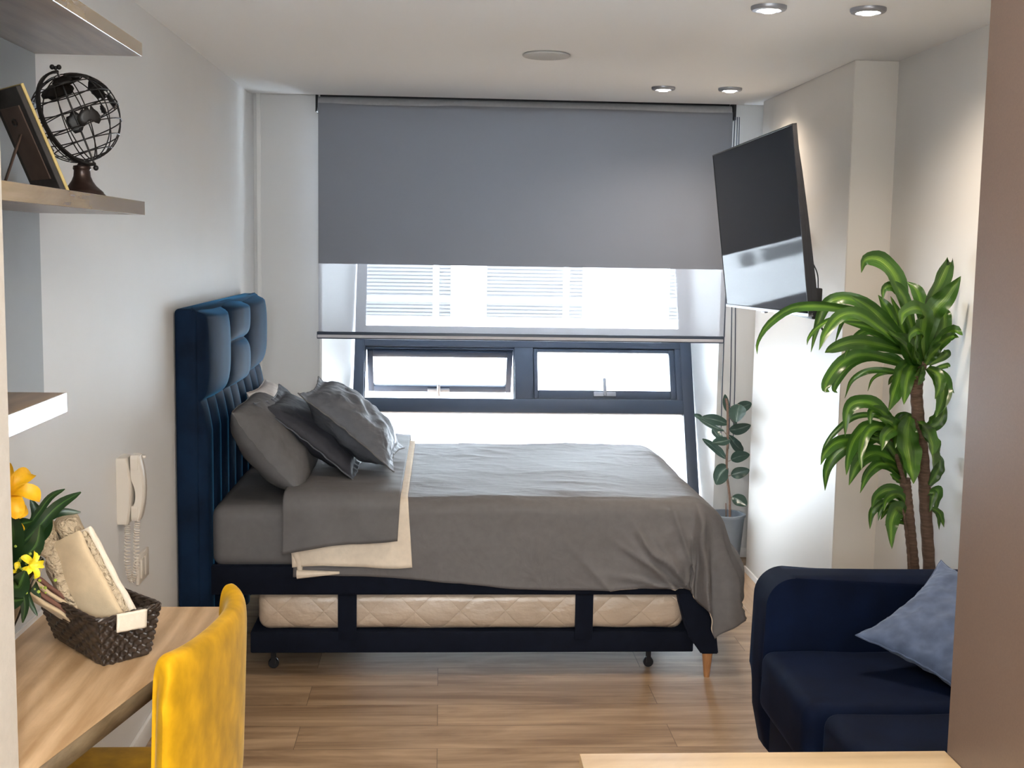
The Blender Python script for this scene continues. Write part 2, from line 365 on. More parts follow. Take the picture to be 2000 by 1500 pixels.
M['mdf'] = mat('black_frame_back', (0.03, 0.026, 0.024), 0.7, var=(60, 0.2))
M['brownback'] = mat('brown_backing_board', (0.085, 0.052, 0.038), 0.6, var=(40, 0.15))
M['ivory'] = mat('ivory_plastic', (0.66, 0.60, 0.52), 0.28, spec=0.6, var=(20, 0.01))
M['drac'] = leafmat('striped_leaf', (0.034, 0.098, 0.013), (0.13, 0.255, 0.028), (0.58, 0.62, 0.22), 0.38, 0.28, 0.22, 0.85)
M['rubber'] = leafmat('rubber_plant_leaf', (0.045, 0.085, 0.068), (0.10, 0.15, 0.12), (0.28, 0.34, 0.30), 0.07, 0.22, 0.1)
M['dleaf'] = leafmat('bouquet_leaf', (0.010, 0.032, 0.008), (0.025, 0.065, 0.012), (0.07, 0.14, 0.03), 0.10, 0.35, 0.10)
M['petal'] = mat('yellow_petal', (0.85, 0.45, 0.01), 0.5, var=(40, 0.15))
M['petal2'] = mat('lemon_petal', (0.85, 0.66, 0.02), 0.5, var=(60, 0.2))
M['bark'] = mat('ringed_cane_bark', (0.115, 0.068, 0.045), 0.8, var=(24, 0.35), bump=(30, 0.6, 0.006), scale=(1, 1, 6))
M['bark2'] = mat('thin_bark', (0.26, 0.17, 0.13), 0.8, var=(50, 0.3), bump=(60, 0.5, 0.003))
M['soil'] = mat('potting_soil', (0.07, 0.038, 0.025), 0.95, var=(60, 0.6), bump=(70, 1.0, 0.01))
M['pot'] = mat('blue_grey_pot', (0.24, 0.28, 0.33), 0.45, var=(20, 0.04))
M['lamp'] = mat('lamp_diffuser', (0.9, 0.9, 0.9), 0.4, emit=((1.0, 0.96, 0.90), 14), var=(10, 0.01))
M['grille'] = mat('speaker_grille', (0.45, 0.45, 0.44), 0.7, bump=(900, 0.4, 0.001), var=(400, 0.1))
M['vase'] = mat('dark_glass_vase', (0.012, 0.018, 0.014), 0.08, spec=0.8, coat=(1, 0.03), var=(20, 0.2))
M['facade'] = mat('white_render_facade', (0.80, 0.81, 0.80), 0.85, bump=(20, 0.1, 0.01), var=(1.5, 0.03))
M['louvre'] = mat('grey_louvre', (0.10, 0.12, 0.12), 0.5, var=(8, 0.15))
M['louvre2'] = mat('pale_louvre', (0.10, 0.11, 0.11), 0.6, var=(8, 0.1))
M['louvredark'] = mat('dark_window_recess', (0.012, 0.015, 0.016), 0.3, var=(3, 0.2))
M['ground'] = mat('pale_paving', (0.5, 0.5, 0.49), 0.9, bump=(10, 0.3, 0.01), var=(2, 0.1))

# leaf spines and stems of the two plants, metres
DATA = {'DRAC': {'top':[(0.0532,[(1.587,3.95,1.293),(1.532,3.95,1.445),(1.495,3.95,1.546),(1.441,3.95,1.599),(1.39,3.95,1.598),(1.378,3.95,1.556)]),(0.0565,[(1.617,3.95,1.293),(1.622,3.96,1.446),(1.657,3.97,1.531),(1.688,3.98,1.596),(1.688,3.99,1.569)]),(0.0598,[(1.604,3.95,1.293),(1.615,3.93,1.422),(1.655,3.91,1.486),(1.688,3.89,1.551)]),(0.0432,[(1.604,3.95,1.293),(1.611,3.983,1.41),(1.597,4.017,1.494),(1.573,4.05,1.527)]),(0.0499,[(1.607,3.95,1.267),(1.583,3.918,1.346),(1.573,3.886,1.424),(1.532,3.854,1.448),(1.478,3.822,1.431),(1.461,3.79,1.397)]),(0.0249,[(1.578,3.95,1.293),(1.446,3.936,1.407),(1.302,3.921,1.44),(1.195,3.907,1.446),(1.124,3.893,1.434),(1.054,3.879,1.384),(1.019,3.864,1.33),(1.015,3.85,1.292)]),(0.0432,[(1.579,3.95,1.275),(1.482,3.937,1.374),(1.405,3.923,1.441),(1.33,3.91,1.483)]),(0.0366,[(1.57,3.95,1.292),(1.467,3.918,1.358),(1.359,3.886,1.423),(1.281,3.854,1.417),(1.226,3.822,1.362),(1.198,3.79,1.312)]),(0.0366,[(1.561,3.95,1.292),(1.454,3.962,1.423),(1.352,3.974,1.47),(1.284,3.986,1.454),(1.257,3.998,1.388),(1.24,4.01,1.287)]),(0.0399,[(1.552,3.95,1.292),(1.444,3.92,1.321),(1.348,3.89,1.332),(1.267,3.86,1.314),(1.23,3.83,1.301)]),(0.0366,[(1.572,3.95,1.241),(1.479,3.937,1.272),(1.387,3.923,1.289),(1.315,3.91,1.263),(1.267,3.897,1.206),(1.254,3.883,1.177),(1.264,3.87,1.17)]),(0.0166,[(1.583,3.95,1.207),(1.518,3.965,1.227),(1.436,3.98,1.23),(1.381,3.995,1.197),(1.363,4.01,1.132)]),(0.0565,[(1.588,3.95,1.267),(1.514,3.89,1.243),(1.466,3.83,1.177),(1.425,3.77,1.121)]),(0.0399,[(1.578,3.95,1.293),(1.522,3.963,1.368),(1.485,3.977,1.435),(1.453,3.99,1.483)]),(0.0332,[(1.57,3.95,1.292),(1.49,3.93,1.341),(1.403,3.91,1.378),(1.302,3.89,1.398)]),(0.0399,[(1.623,3.95,1.276),(1.676,3.977,1.36),(1.688,4.003,1.425),(1.688,4.03,1.444)]),(0.0432,[(1.618,3.95,1.267),(1.64,3.917,1.333),(1.671,3.883,1.373),(1.688,3.85,1.361)]),(0.0233,[(1.624,3.95,1.255),(1.688,3.97,1.289),(1.688,3.99,1.302)]),(0.0133,[(1.633,3.95,1.238),(1.685,3.95,1.253),(1.688,3.95,1.248)]),(0.015,[(1.635,3.95,1.216),(1.666,3.92,1.211),(1.688,3.89,1.167)]),(0.0499,[(1.619,3.95,1.245),(1.65,3.91,1.212),(1.643,3.87,1.157),(1.606,3.83,1.095)]),(0.0432,[(1.597,3.95,1.267),(1.579,3.98,1.342),(1.551,4.01,1.417)]),(0.0399,[(1.597,3.95,1.276),(1.535,3.91,1.329),(1.471,3.87,1.365)]),(0.0366,[(1.605,3.95,1.276),(1.634,4.0,1.341),(1.687,4.05,1.39)]),(0.0366,[(1.598,3.95,1.259),(1.546,3.91,1.279),(1.497,3.87,1.335),(1.434,3.83,1.376)]),(0.0332,[(1.594,3.95,1.25),(1.557,3.977,1.238),(1.521,4.003,1.27),(1.451,4.03,1.284)]),(0.0332,[(1.612,3.95,1.255),(1.626,3.93,1.295),(1.655,3.91,1.331)]),(0.0299,[(1.598,3.95,1.255),(1.535,3.85,1.301),(1.495,3.75,1.374)]),(0.0199,[(1.59,3.95,1.233),(1.563,3.99,1.211),(1.535,4.03,1.201),(1.533,4.07,1.172)]),(0.0266,[(1.598,3.95,1.25),(1.614,4.03,1.207),(1.63,4.11,1.172)]),(0.0266,[(1.607,3.95,1.25),(1.567,3.87,1.224),(1.523,3.79,1.204)])],'mid':[(0.0432,[(1.514,3.95,1.017),(1.476,3.938,1.096),(1.422,3.926,1.129),(1.362,3.914,1.127),(1.336,3.902,1.091),(1.329,3.89,1.019)]),(0.015,[(1.52,3.95,1.017),(1.468,3.95,1.077),(1.389,3.95,1.081),(1.33,3.95,1.041),(1.284,3.95,0.98),(1.272,3.95,0.914)]),(0.0399,[(1.532,3.95,1.017),(1.43,3.915,1.052),(1.368,3.88,1.026),(1.33,3.845,0.964),(1.312,3.81,0.906)]),(0.0366,[(1.514,3.95,1.017),(1.431,3.96,1.014),(1.349,3.97,0.964),(1.306,3.98,0.902),(1.303,3.99,0.819)]),(0.0332,[(1.506,3.95,1.017),(1.41,3.925,1.006),(1.315,3.9,1.002),(1.261,3.875,0.967),(1.239,3.85,0.932)]),(0.0499,[(1.551,3.95,0.886),(1.493,3.93,0.945),(1.43,3.91,0.962),(1.376,3.89,0.926),(1.343,3.87,0.861)]),(0.0233,[(1.557,3.95,0.869),(1.508,3.965,0.906),(1.47,3.98,0.907),(1.445,3.995,0.877),(1.434,4.01,0.844)]),(0.0764,[(1.569,3.95,1.078),(1.533,3.877,1.028),(1.518,3.803,0.956),(1.503,3.73,0.894)]),(0.0698,[(1.599,3.95,1.066),(1.607,3.89,1.035),(1.604,3.83,0.985),(1.58,3.77,0.942)]),(0.0399,[(1.647,3.95,0.847),(1.673,3.963,0.885),(1.688,3.977,0.917),(1.688,3.99,0.952)]),(0.0499,[(1.619,3.95,1.026),(1.657,3.95,1.07),(1.683,3.95,1.134)]),(0.0432,[(1.541,3.95,1.017),(1.505,3.93,1.058),(1.444,3.91,1.082)]),(0.0233,[(1.563,3.95,0.86),(1.531,3.95,0.93),(1.497,3.95,1.016)]),(0.0233,[(1.559,3.95,0.878),(1.5,3.92,0.969),(1.44,3.89,1.025)]),(0.0233,[(1.565,3.95,0.895),(1.545,3.98,0.977),(1.536,4.01,1.043)]),(0.0266,[(1.556,3.95,0.904),(1.48,3.9,0.99),(1.4,3.85,1.023)]),(0.0399,[(1.558,3.95,1.017),(1.557,4.0,1.062),(1.63,4.05,1.069)]),(0.0366,[(1.57,3.95,0.965),(1.635,4.01,1.008),(1.679,4.07,1.035)]),(0.0199,[(1.564,3.95,0.851),(1.531,3.95,0.869),(1.509,3.95,0.886)]),(0.0399,[(1.567,3.95,1.008),(1.515,3.91,1.049),(1.458,3.87,1.029),(1.432,3.83,0.984)])],'low':[(0.0366,[(1.581,3.95,0.755),(1.542,3.935,0.819),(1.495,3.92,0.836),(1.451,3.905,0.816),(1.43,3.89,0.78)]),(0.0465,[(1.582,3.95,0.737),(1.527,3.903,0.777),(1.489,3.857,0.741),(1.472,3.81,0.67)]),(0.0233,[(1.562,3.95,0.781),(1.497,3.95,0.786),(1.456,3.95,0.755),(1.45,3.95,0.696)]),(0.0299,[(1.571,3.95,0.781),(1.554,3.98,0.81),(1.539,4.01,0.813)]),(0.015,[(1.569,3.95,0.755),(1.502,3.93,0.768),(1.47,3.91,0.737)]),(0.0199,[(1.583,3.95,0.72),(1.559,3.95,0.746),(1.536,3.95,0.772)]),(0.0299,[(1.639,3.95,0.817),(1.683,3.963,0.827),(1.688,3.977,0.794),(1.688,3.99,0.743)]),(0.0199,[(1.651,3.95,0.773),(1.679,3.93,0.756),(1.688,3.91,0.712)])]}, 'RUBBER': [(0.0409,[(1.467,6.08,0.743),(1.395,6.05,0.768),(1.315,6.02,0.784)]),(0.0205,[(1.334,6.08,0.768),(1.315,6.08,0.779),(1.288,6.08,0.791)]),(0.0256,[(1.447,6.08,0.706),(1.381,6.1,0.734),(1.316,6.12,0.77)]),(0.0256,[(1.462,6.08,0.804),(1.452,6.08,0.848),(1.445,6.08,0.895)]),(0.0665,[(1.521,6.08,0.844),(1.5,6.03,0.811),(1.484,5.98,0.768)]),(0.046,[(1.49,6.08,0.817),(1.545,6.11,0.827),(1.6,6.14,0.842)]),(0.046,[(1.476,6.08,0.711),(1.513,6.04,0.723),(1.563,6.0,0.75)]),(0.0358,[(1.443,6.08,0.653),(1.417,6.11,0.685),(1.402,6.14,0.71)]),(0.0409,[(1.48,6.08,0.664),(1.429,6.04,0.659),(1.37,6.0,0.657)]),(0.0358,[(1.463,6.08,0.563),(1.413,6.08,0.61),(1.337,6.08,0.665)]),(0.046,[(1.489,6.08,0.558),(1.521,6.06,0.577),(1.574,6.04,0.592)]),(0.0691,[(1.472,6.08,0.52),(1.427,6.03,0.495),(1.391,5.98,0.449)]),(0.046,[(1.492,6.08,0.478),(1.529,6.08,0.489),(1.587,6.08,0.505)]),(0.0512,[(1.502,6.08,0.365),(1.532,6.05,0.353),(1.563,6.02,0.33)]),(0.0409,[(1.471,6.08,0.685),(1.531,6.13,0.619),(1.577,6.18,0.589)]),(0.0358,[(1.462,6.08,0.79),(1.505,6.13,0.757),(1.54,6.18,0.71)])], 'T1': [(1.618, 3.95, 0.471), (1.61, 3.95, 0.552), (1.59, 3.95, 0.685), (1.572, 3.95, 0.799), (1.561, 3.95, 0.869)], 'T1B': [(1.556, 3.93, 0.855), (1.529, 3.93, 0.925), (1.503, 3.93, 1.002), (1.505, 3.93, 1.045)], 'T2': [(1.68, 3.97, 0.465), (1.672, 3.97, 0.546), (1.648, 3.97, 0.751), (1.629, 3.97, 0.927), (1.608, 3.97, 1.049), (1.593, 3.97, 1.162), (1.598, 3.97, 1.231), (1.61, 3.97, 1.274)], 'T3': [(1.586, 3.93, 0.548), (1.575, 3.93, 0.654), (1.558, 3.93, 0.742), (1.546, 3.93, 0.777)], 'RST': [(1.494, 6.08, 0.22), (1.488, 6.08, 0.365), (1.468, 6.08, 0.499), (1.467, 6.08, 0.658), (1.461, 6.08, 0.817), (1.451, 6.08, 0.874)]}

# ================================================================== SETTING
WL, WR, WC = -0.95, 1.73, 1.56      # left wall, right wall, pier face
ZC = 2.35
YB = 6.27
def yp(z): return 6.6 + 0.45 * (z - 0.7)     # the facade leans outwards as it rises
struct('floor', bx((-1.05, -2.6, -0.1), (1.9, 7.6, 0)), M['floor'])
struct('ceiling', bx((-1.05, -2.6, ZC), (1.9, 6.14, 2.45)), M['ceiling'])
struct('ceiling', bx((-1.05, 6.14, 2.45), (1.9, 7.6, 2.55)), M['ceiling']).name = 'ceiling_pocket'
struct('wall_left', bx((-1.05, -2.6, 0), (WL, 6.27, ZC + 0.1)), M['wall'])
struct('wall_right', bx((WR, -2.6, 0), (1.9, 4.66, ZC)), M['wall'])
struct('wall_right_pier', bx((WC, 4.65, 0), (1.9, 5.98, ZC), 0.003, 1), M['gloss_wall'])
struct('wall_niche', bx((1.80, 5.98, 0), (1.9, 7.6, 2.45)), M['wall'])
struct('wall_rear', bx((-1.05, -2.7, 0), (1.9, -2.6, ZC)), M['wall'])
struct('wall_near_left', bx((WL, 1.88, 0), (-0.70, 2.0, ZC)), M['near_wall'])
struct('wall_left_grey_sheet', bx((WL, 2.0, 1.19), (WL + 0.006, 2.94, ZC)), M['alcove'])  # thin darker grey sheet on the left wall, ending with the longer shelves
def jamb(name, xo, xi, xf):
    bm = nb(); K = 24; rows = []
    for k in range(K + 1):
        z = 2.45 * k / K; yf = yp(z) + 0.05
        rows.append([bm.verts.new(p) for p in ((xo, YB, z), (xi, YB, z), (xi + (xf - xi) * 0.5, (YB + yf) / 2, z), (xf, yf, z), (xo, yf, z))])
    bm.faces.new(rows[0][::-1]); bm.faces.new(rows[-1])
    for a, b in zip(rows, rows[1:]):
        for i in range(5): bm.faces.new((a[i], a[(i + 1) % 5], b[(i + 1) % 5], b[i]))
    return struct(name, bm, M['wall'])
jamb('wall_back_left', -1.05, -0.61, -0.475)
jamb('wall_back_right', 1.9, 1.448, 1.395)
struct('trim_1', bx((-0.935, 6.262, 0.07), (-0.915, 6.272, 2.45), 0.002, 1), M['white'])
struct('trim_2', bx((-0.622, 6.255, 0.0), (-0.608, 6.275, 2.45), 0.002, 1), M['white'])
struct('trim_3', bx((1.40, 2.2, 0.0), (WC - 0.002, 5.98, 0.0015)), M['floor_y'])
struct('baseboard_left', bx((WL, 2.0, 0), (WL + 0.012, 4.33, 0.07), 0.003, 2), M['white'])
struct('baseboard_pier', bx((WC - 0.010, 4.65, 0), (WC, 5.98, 0.03), 0.002, 1), M['white'])
struct('baseboard_right', bx((WR - 0.010, -2.5, 0), (WR, 4.65, 0.05), 0.002, 1), M['white'])
struct('baseboard_back_left', bx((-0.95, YB - 0.010, 0), (-0.61, YB, 0.07), 0.002, 1), M['white'])
struct('baseboard_back_right', bx((1.47, YB - 0.010, 0), (1.80, YB, 0.05), 0.002, 1), M['white'])
struct('trim_4', bx((WL, 2.0, 0.725), (WL + 0.006, 2.94, 0.742), 0.001, 1), M['white'])

# ---- window: tilted aluminium frame
NW = Vector((0, -1, 0.45)).normalized()
def wpt(x, z, d): return Vector((x, yp(z), z)) + NW * d
def wbar(bm, x0, x1, z0, z1, d0=0.0, d1=0.05, r=0.003):
    vs = box(bm, (x0, z0, d0), (x1, z1, d1), r, 2)
    for v in vs: v.co = wpt(v.co.x, v.co.y, v.co.z)
win = bpy.data.objects.new('window_1', None); C.objects.link(win); win['kind'] = 'structure'; win.location = (0.46, 6.3, 0)
bm = nb()
wbar(bm, -0.475, -0.418, 0.0, 2.45); wbar(bm, 1.333, 1.395, 0.0, 2.45)
wbar(bm, -0.418, 1.333, 0.0, 0.05); wbar(bm, -0.418, 1.333, 0.706, 0.779)
wbar(bm, -0.418, 1.333, 1.050, 1.160); wbar(bm, -0.418, 1.333, 2.38, 2.45); wbar(bm, 0.405, 0.508, 0.779, 1.050)
wbar(bm, 1.300, 1.333, 0.779, 1.050)
for a in ((-0.418, -0.412, 0.779, 1.05), (0.399, 0.405, 0.779, 1.05), (-0.418, 0.405, 1.040, 1.05), (0.508, 0.512, .779, 1.05), (0.508, 1.3, 1.045, 1.05)):
    wbar(bm, *a, 0.0, 0.035, 0.001)
obj('window_frame', bm, M['frame'], win)
def pane(name, x0, x1, z0, z1, parent, d=0.02):
    bm = nb(); wbar(bm, x0, x1, z0, z1, d, d + 0.006, 0); return obj(name, bm, M['glass'], parent)
pane('window_pane', -0.42, 1.335, 1.155, 2.385, win); pane('window_pane', -0.42, 1.335, 0.045, 0.71, win)
# closed sash
sr = obj('sash', (lambda b: ([wbar(b, *a, 0.012, 0.045) for a in ((0.512, 0.534, 0.783, 1.046), (1.268, 1.300, 0.783, 1.046), (0.534, 1.268, 0.783, 0.828), (0.534, 1.268, 1.030, 1.046))], b)[1])(nb()), M['frame'], win)
pane('sash_pane', 0.53, 1.27, 0.825, 1.032, sr, 0.022)
def handle(tr, parent, cx, lean):
    bm = nb()
    vs = box(bm, (cx - 0.062, -0.012, 0), (cx + 0.062, 0.012, 0.012), 0.004, 2)
    vs += box(bm, (cx - 0.009, -0.014, 0.010), (cx + 0.009, 0.082 if not lean else 0.05, 0.026), 0.006, 3)
    if lean: vs += box(bm, (cx - 0.008, -0.035, 0.010), (cx + 0.010, 0.0, 0.024), 0.006, 3)
    for v in vs: v.co = tr(v.co)
    obj('window_handle', bm, M['steel'], parent, label='satin steel window handle')
handle(lambda c: wpt(c.x, 0.806 + c.y, 0.045 + c.z), sr, 0.90, False)
# sash swung outwards about its top edge
PH = math.radians(53)
T0 = Vector((0, -0.45, -1)).normalized(); O0 = -NW
TD = T0 * math.cos(PH) + O0 * math.sin(PH); TN = TD.cross(Vector((1, 0, 0))).normalized()
if TN.y > 0: TN = -TN
hp = wpt(0, 1.040, 0.02)
def spt(c): return Vector((c.x, 0, 0)) + hp + TD * c.y + TN * c.z
def sbar(bm, x0, x1, s0, s1, d0=-0.015, d1=0.02, r=0.003):
    vs = box(bm, (x0, s0, d0), (x1, s1, d1), r, 2)
    for v in vs: v.co = spt(v.co)
SL = 0.272
bm = nb()
for a in ((-0.408, -0.376, 0, SL), (0.366, 0.398, 0, SL), (-0.376, 0.366, SL - 0.040, SL), (-0.376, 0.366, 0, 0.036)): sbar(bm, *a)
so = obj('sash', bm, M['frame'], win)
bm = nb(); sbar(bm, -0.38, 0.37, 0.03, SL - 0.035, -0.003, 0.003, 0); obj('sash_pane', bm, M['glass'], so)
handle(lambda c: spt(Vector((c.x, SL - 0.018 - c.y, 0.02 + c.z))), so, -0.012, True)

# ================================================================== BLIND
YBL = 6.19
bl = thing('roller_blind', 'wide grey roller blind with sheer lower band hanging before the window', 'blind', (0.41, YBL, 2.29))
bm = nb(); tube(bm, [(-0.62, YBL + 0.01, 2.318), (1.452, YBL + 0.01, 2.318)], 0.030, 24)
obj('roller', bm, mat('roller_cloth', (0.30, 0.305, 0.32), 0.8, var=(60, 0.05)), bl)
obj('bracket', bx((-0.63, YBL - 0.03, 2.27), (-0.623, YBL + 0.05, 2.36), 0.002, 1), M['black'], bl)
obj('bracket', bx((1.455, YBL - 0.03, 2.275), (1.470, YBL + 0.05, 2.36), 0.002, 1), M['black'], bl)
obj('daylight_stop', bx((-0.615, YBL + 0.052, 2.28), (1.455, YBL + 0.060, 2.448), 0.001, 1), M['black'], bl)  # added plate that stops daylight leaking over the roller
def cloth_sheet(x0, x1, z0, z1, amp=0.0015):
    bm = nb()
    grid(bm, lambda u, v: Vector((x0 + (x1 - x0) * u, YBL - 0.02 + amp * math.sin(u * 9) + amp * nz((u * 3, v * 2, 0)), z0 + (z1 - z0) * v)), 40, 12)
    return bm
o = obj('blackout_cloth', cloth_sheet(-0.618, 1.456, 1.525, 2.315), M['blackout'], bl)
o = obj('sheer_cloth', cloth_sheet(-0.618, 1.456, 1.18, 1.525), M['sheer'], bl)
b0 = obj('bottom_bar', bx((-0.625, YBL - 0.032, 1.148), (1.447, YBL - 0.010, 1.184), 0.003, 2), M['frame'], bl)
obj('bar_insert', bx((-0.622, YBL - 0.0335, 1.154), (1.444, YBL - 0.030, 1.169), 0.001, 1), mat('bar_insert_grey', (0.48, 0.47, 0.50), 0.5, var=(30, 0.02)), b0)
for xa, xb, zb in ((1.463, 1.448, 0.62), (1.475, 1.490, 0.60), (1.485, 1.512, 0.66)):
    bm = nb(); tube(bm, catmull([(xa, YBL - 0.035, 2.29), (xa * 0.5 + xb * 0.5 - 0.004, YBL - 0.03, 1.6), (xb, YBL - 0.03, 1.0), (xb + 0.003, YBL - 0.03, zb)], 14), 0.0028, 6)
    obj('pull_cord', bm, M['frame'], bl)

# ================================================================== CEILING FITTINGS
for n, (x, y, lab) in enumerate(((0.97, 3.70, 'left recessed downlight of the large near pair at the top edge'),
                                 (1.27, 3.69, 'right recessed downlight of the large near pair, next to the brown panel'),
                                 (0.99, 5.56, 'left recessed downlight of the small far pair by the blind'),
                                 (1.29, 5.54, 'right recessed downlight of the small far pair, nearest the television'))):
    t = thing('downlight', lab, 'ceiling light', (x, y, ZC), 'recessed downlights in the ceiling')
    bm = nb(); lathe(bm, [(0.034, -0.010), (0.038, -0.014), (0.050, -0.012), (0.0535, -0.007), (0.0535, 0.0), (0.034, 0.0), (0.034, -0.010)], 40, (x, y, ZC))
    obj('trim_ring', bm, M['steel'], t)
    bm = nb(); lathe(bm, [(0.0, -0.020), (0.018, -0.018), (0.028, -0.012), (0.0335, -0.003), (0.0335, 0), (0, 0)], 32, (x, y, ZC))
    obj('diffuser', bm, M['lamp'], t)
bm = nb(); lathe(bm, [(0.0, -0.010), (0.084, -0.010), (0.088, -0.009), (0.0905, -0.006), (0.0905, -0.003), (0.080, -0.003), (0.080, 0.0)], 48, (0.387, 4.71, ZC))
tag(obj('ceiling_speaker', bm, M['grille']), 'flat round grey ceiling speaker grille above the bed', 'speaker')

# ================================================================== ALCOVE SHELVES + DESK
def shelf(y1, z, t, lab, x1=-0.70):
    s = thing('wall_shelf', lab, 'shelf', (-0.83, 2.4, z), 'oak shelves on the alcove wall')
    obj('board', bx((WL + 0.006, 2.0, z), (x1 - 0.002, y1, z + t), 0.001, 1), M['shelf'], s)
    obj('edge_band', bx((x1 - 0.0025, 2.0, z - 0.0003), (x1, y1 + 0.0004, z + t + 0.0003), 0.0005, 1), M['shelfedge'], s)
M['shelfedge'] = wood('shelf_edge_band', (0.27, 0.19, 0.095), (0.42, 0.31, 0.17), 'Y', 0.18, grain=14, coat=(1.0, 0.14))
shelf(2.94, 2.047, 0.030, 'grey-brown oak wall shelf at the top left corner, empty and seen from below')
shelf(2.94, 1.682, 0.031, 'grey-brown oak wall shelf carrying the black wire globe and photo frame')
shelf(2.31, 1.300, 0.036, 'shorter oak wall shelf with bright front edge, lowest above the desk')

DZ = 0.73
dk = thing('desk', 'pale oak wall desk with tapered top holding a wicker basket of towels', 'desk', (-0.7, 2.5, 0))
poly = [(WL + 0.002, 2.002), (-0.679, 2.002), (-0.473, 2.925), (-0.471, 2.937), (-0.476, 2.947), (-0.489, 2.950), (WL + 0.002, 2.950)]
bm = nb(); prism(bm, poly, DZ - 0.038, DZ); obj('desktop', bm, M['oak'], dk)
bm = nb()
for i in range(1, 5):
    (xa, ya), (xb, yb) = poly[i], poly[i + 1]
    n = Vector((yb - ya, -(xb - xa), 0)).normalized() * 0.0006
    a = [Vector((xa, ya, DZ - 0.038)) + n, Vector((xb, yb, DZ - 0.038)) + n, Vector((xb, yb, DZ - 0.0004)) + n, Vector((xa, ya, DZ - 0.0004)) + n]
    bm.faces.new([bm.verts.new(p) for p in a])
n = Vector((poly[2][1] - poly[1][1], -(poly[2][0] - poly[1][0]), 0)).normalized() * 0.0006
bm.faces.new([bm.verts.new(p) for p in (Vector((*poly[1], DZ - 0.038)) + n, Vector((*poly[2], DZ - 0.038)) + n, Vector((*poly[2], DZ - 0.0004)) + n, Vector((*poly[1], DZ - 0.0004)) + n)])
o = obj('edge_band', bm, M['oakedge'], dk); mod_solid(o, 0.0006, 1)
bm = nb(); box(bm, (WL + 0.002, 2.1, DZ - 0.078), (WL + 0.03, 2.88, DZ - 0.038), 0.002, 1)
obj('wall_batten', bm, M['white'], dk)

# ================================================================== GLOBE
gc = Vector((-0.785, 2.70, 1.8795)); GR = 0.0935
ARM = 66
tilt = Matrix.Rotation(math.radians(-21), 4, 'Y')   # axis leans towards the wall at the top
gt = thing('wire_globe', 'black metal wire globe with cut-out continents on a dark turned foot', 'globe', (-0.775, 2.70, 1.713))
def gp(lat, lon, r=GR):
    v = Vector((math.cos(lat) * math.cos(lon), math.cos(lat) * math.sin(lon), math.sin(lat))) * r
    return gc + (tilt @ v)
gcage = bm = nb()
for k in range(12):
    lon = math.radians(k * 30)
    tube(bm, [gp(math.radians(a), lon) for a in range(-86, 87, 6)], 0.0014, 5)
for lat in (-60, -40, -20, 0, 20, 40, 60):
    tube(bm, [gp(math.radians(lat), math.radians(a)) for a in range(0, 360, 8)], 0.0014, 5, closed=True)
tube(bm, [gp(math.radians(23.4) * math.sin(math.radians(a)), math.radians(a)) for a in range(0, 360, 8)], 0.0014, 5, closed=True)
cage = obj('wire_cage', gcage, M['iron'], gt)
def continent(outline, lat0, lon0, s):
    """a curved plate on the sphere from an outline in degrees"""
    bm = nb(); c = bm.verts.new(gp(math.radians(lat0), math.radians(lon0), GR + 0.0008)); R = []
    for f in (0.5, 1.0):
        R.append([bm.verts.new(gp(math.radians(lat0 + y * s * f), math.radians(lon0 + x * s * f / max(0.3, math.cos(math.radians(lat0)))), GR + 0.0008)) for x, y in outline])
    n = len(outline)
    for i in range(n):
        bm.faces.new((c, R[0][i], R[0][(i + 1) % n])); bm.faces.new((R[0][i], R[1][i], R[1][(i + 1) % n], R[0][(i + 1) % n]))
    o = obj('continent', bm, M['iron'], gt); mod_solid(o, 0.0014, 0)
AUS = [(-20, -12), (-21, -2), (-19, 4), (-13, 9), (-9, 13), (-5, 11), (-2, 16), (3, 14), (4, 8), (8, 9), (9, 17), (12, 9), (17, 3), (20, -4), (19, -12), (14, -17), (8, -14), (2, -9), (-6, -9), (-13, -15)]
BLOB = lambda sd, n=18, e=1.0: [(math.cos(2 * math.pi * k / n) * (14 + 6 * nz((k * 1.7 + sd, sd, 0))) * e, math.sin(2 * math.pi * k / n) * (14 + 7 * nz((k * 1.3 + sd * 2, sd, 3)))) for k in range(n)]
continent(AUS, -12, -60, 0.74)
for la, lo, s, sd, e in ((38, 20, 0.95, 1, 2.2), (58, -20, 0.9, 2, 2.0), (30, 50, 0.8, 4, 0.9), (12, 38, 0.75, 5, 0.6), (8, 62, 0.5, 5.5, .6), (55, 120, 1.0, 6, 1.6), (5, 105, 1.0, 7, 0.8), (42, -175, 1.0, 8, 1.4), (-18, 165, 0.9, 9, 0.7), (70, 70, 0.8, 10, 2), (48, -75, 0.55, 12, 1.6)):
    continent(BLOB(sd, e=e), la, lo, s)
continent(BLOB(11, e=1.0), -86, 0, 0.35)
bm = nb(); tube(bm, [gp(math.radians(90), 0, GR + 0.013), gp(math.radians(-90), 0, GR + 0.013)], 0.0022, 8)
for sgn in (1, -1):
    p = gp(math.radians(90 * sgn), 0, GR + 0.018); bmesh.ops.create_uvsphere(bm, u_segments=12, v_segments=8, radius=0.006 if sgn < 0 else 0.0045, matrix=Matrix.Translation(p))
pt = gp(math.radians(90), 0, GR + 0.018)
for dx in (-0.007, 0.007): bmesh.ops.create_uvsphere(bm, u_segments=12, v_segments=8, radius=0.0055, matrix=Matrix.Translation(pt + Vector((dx, 0, 0.002))))
obj('axis_pin', bm, M['iron'], gt)
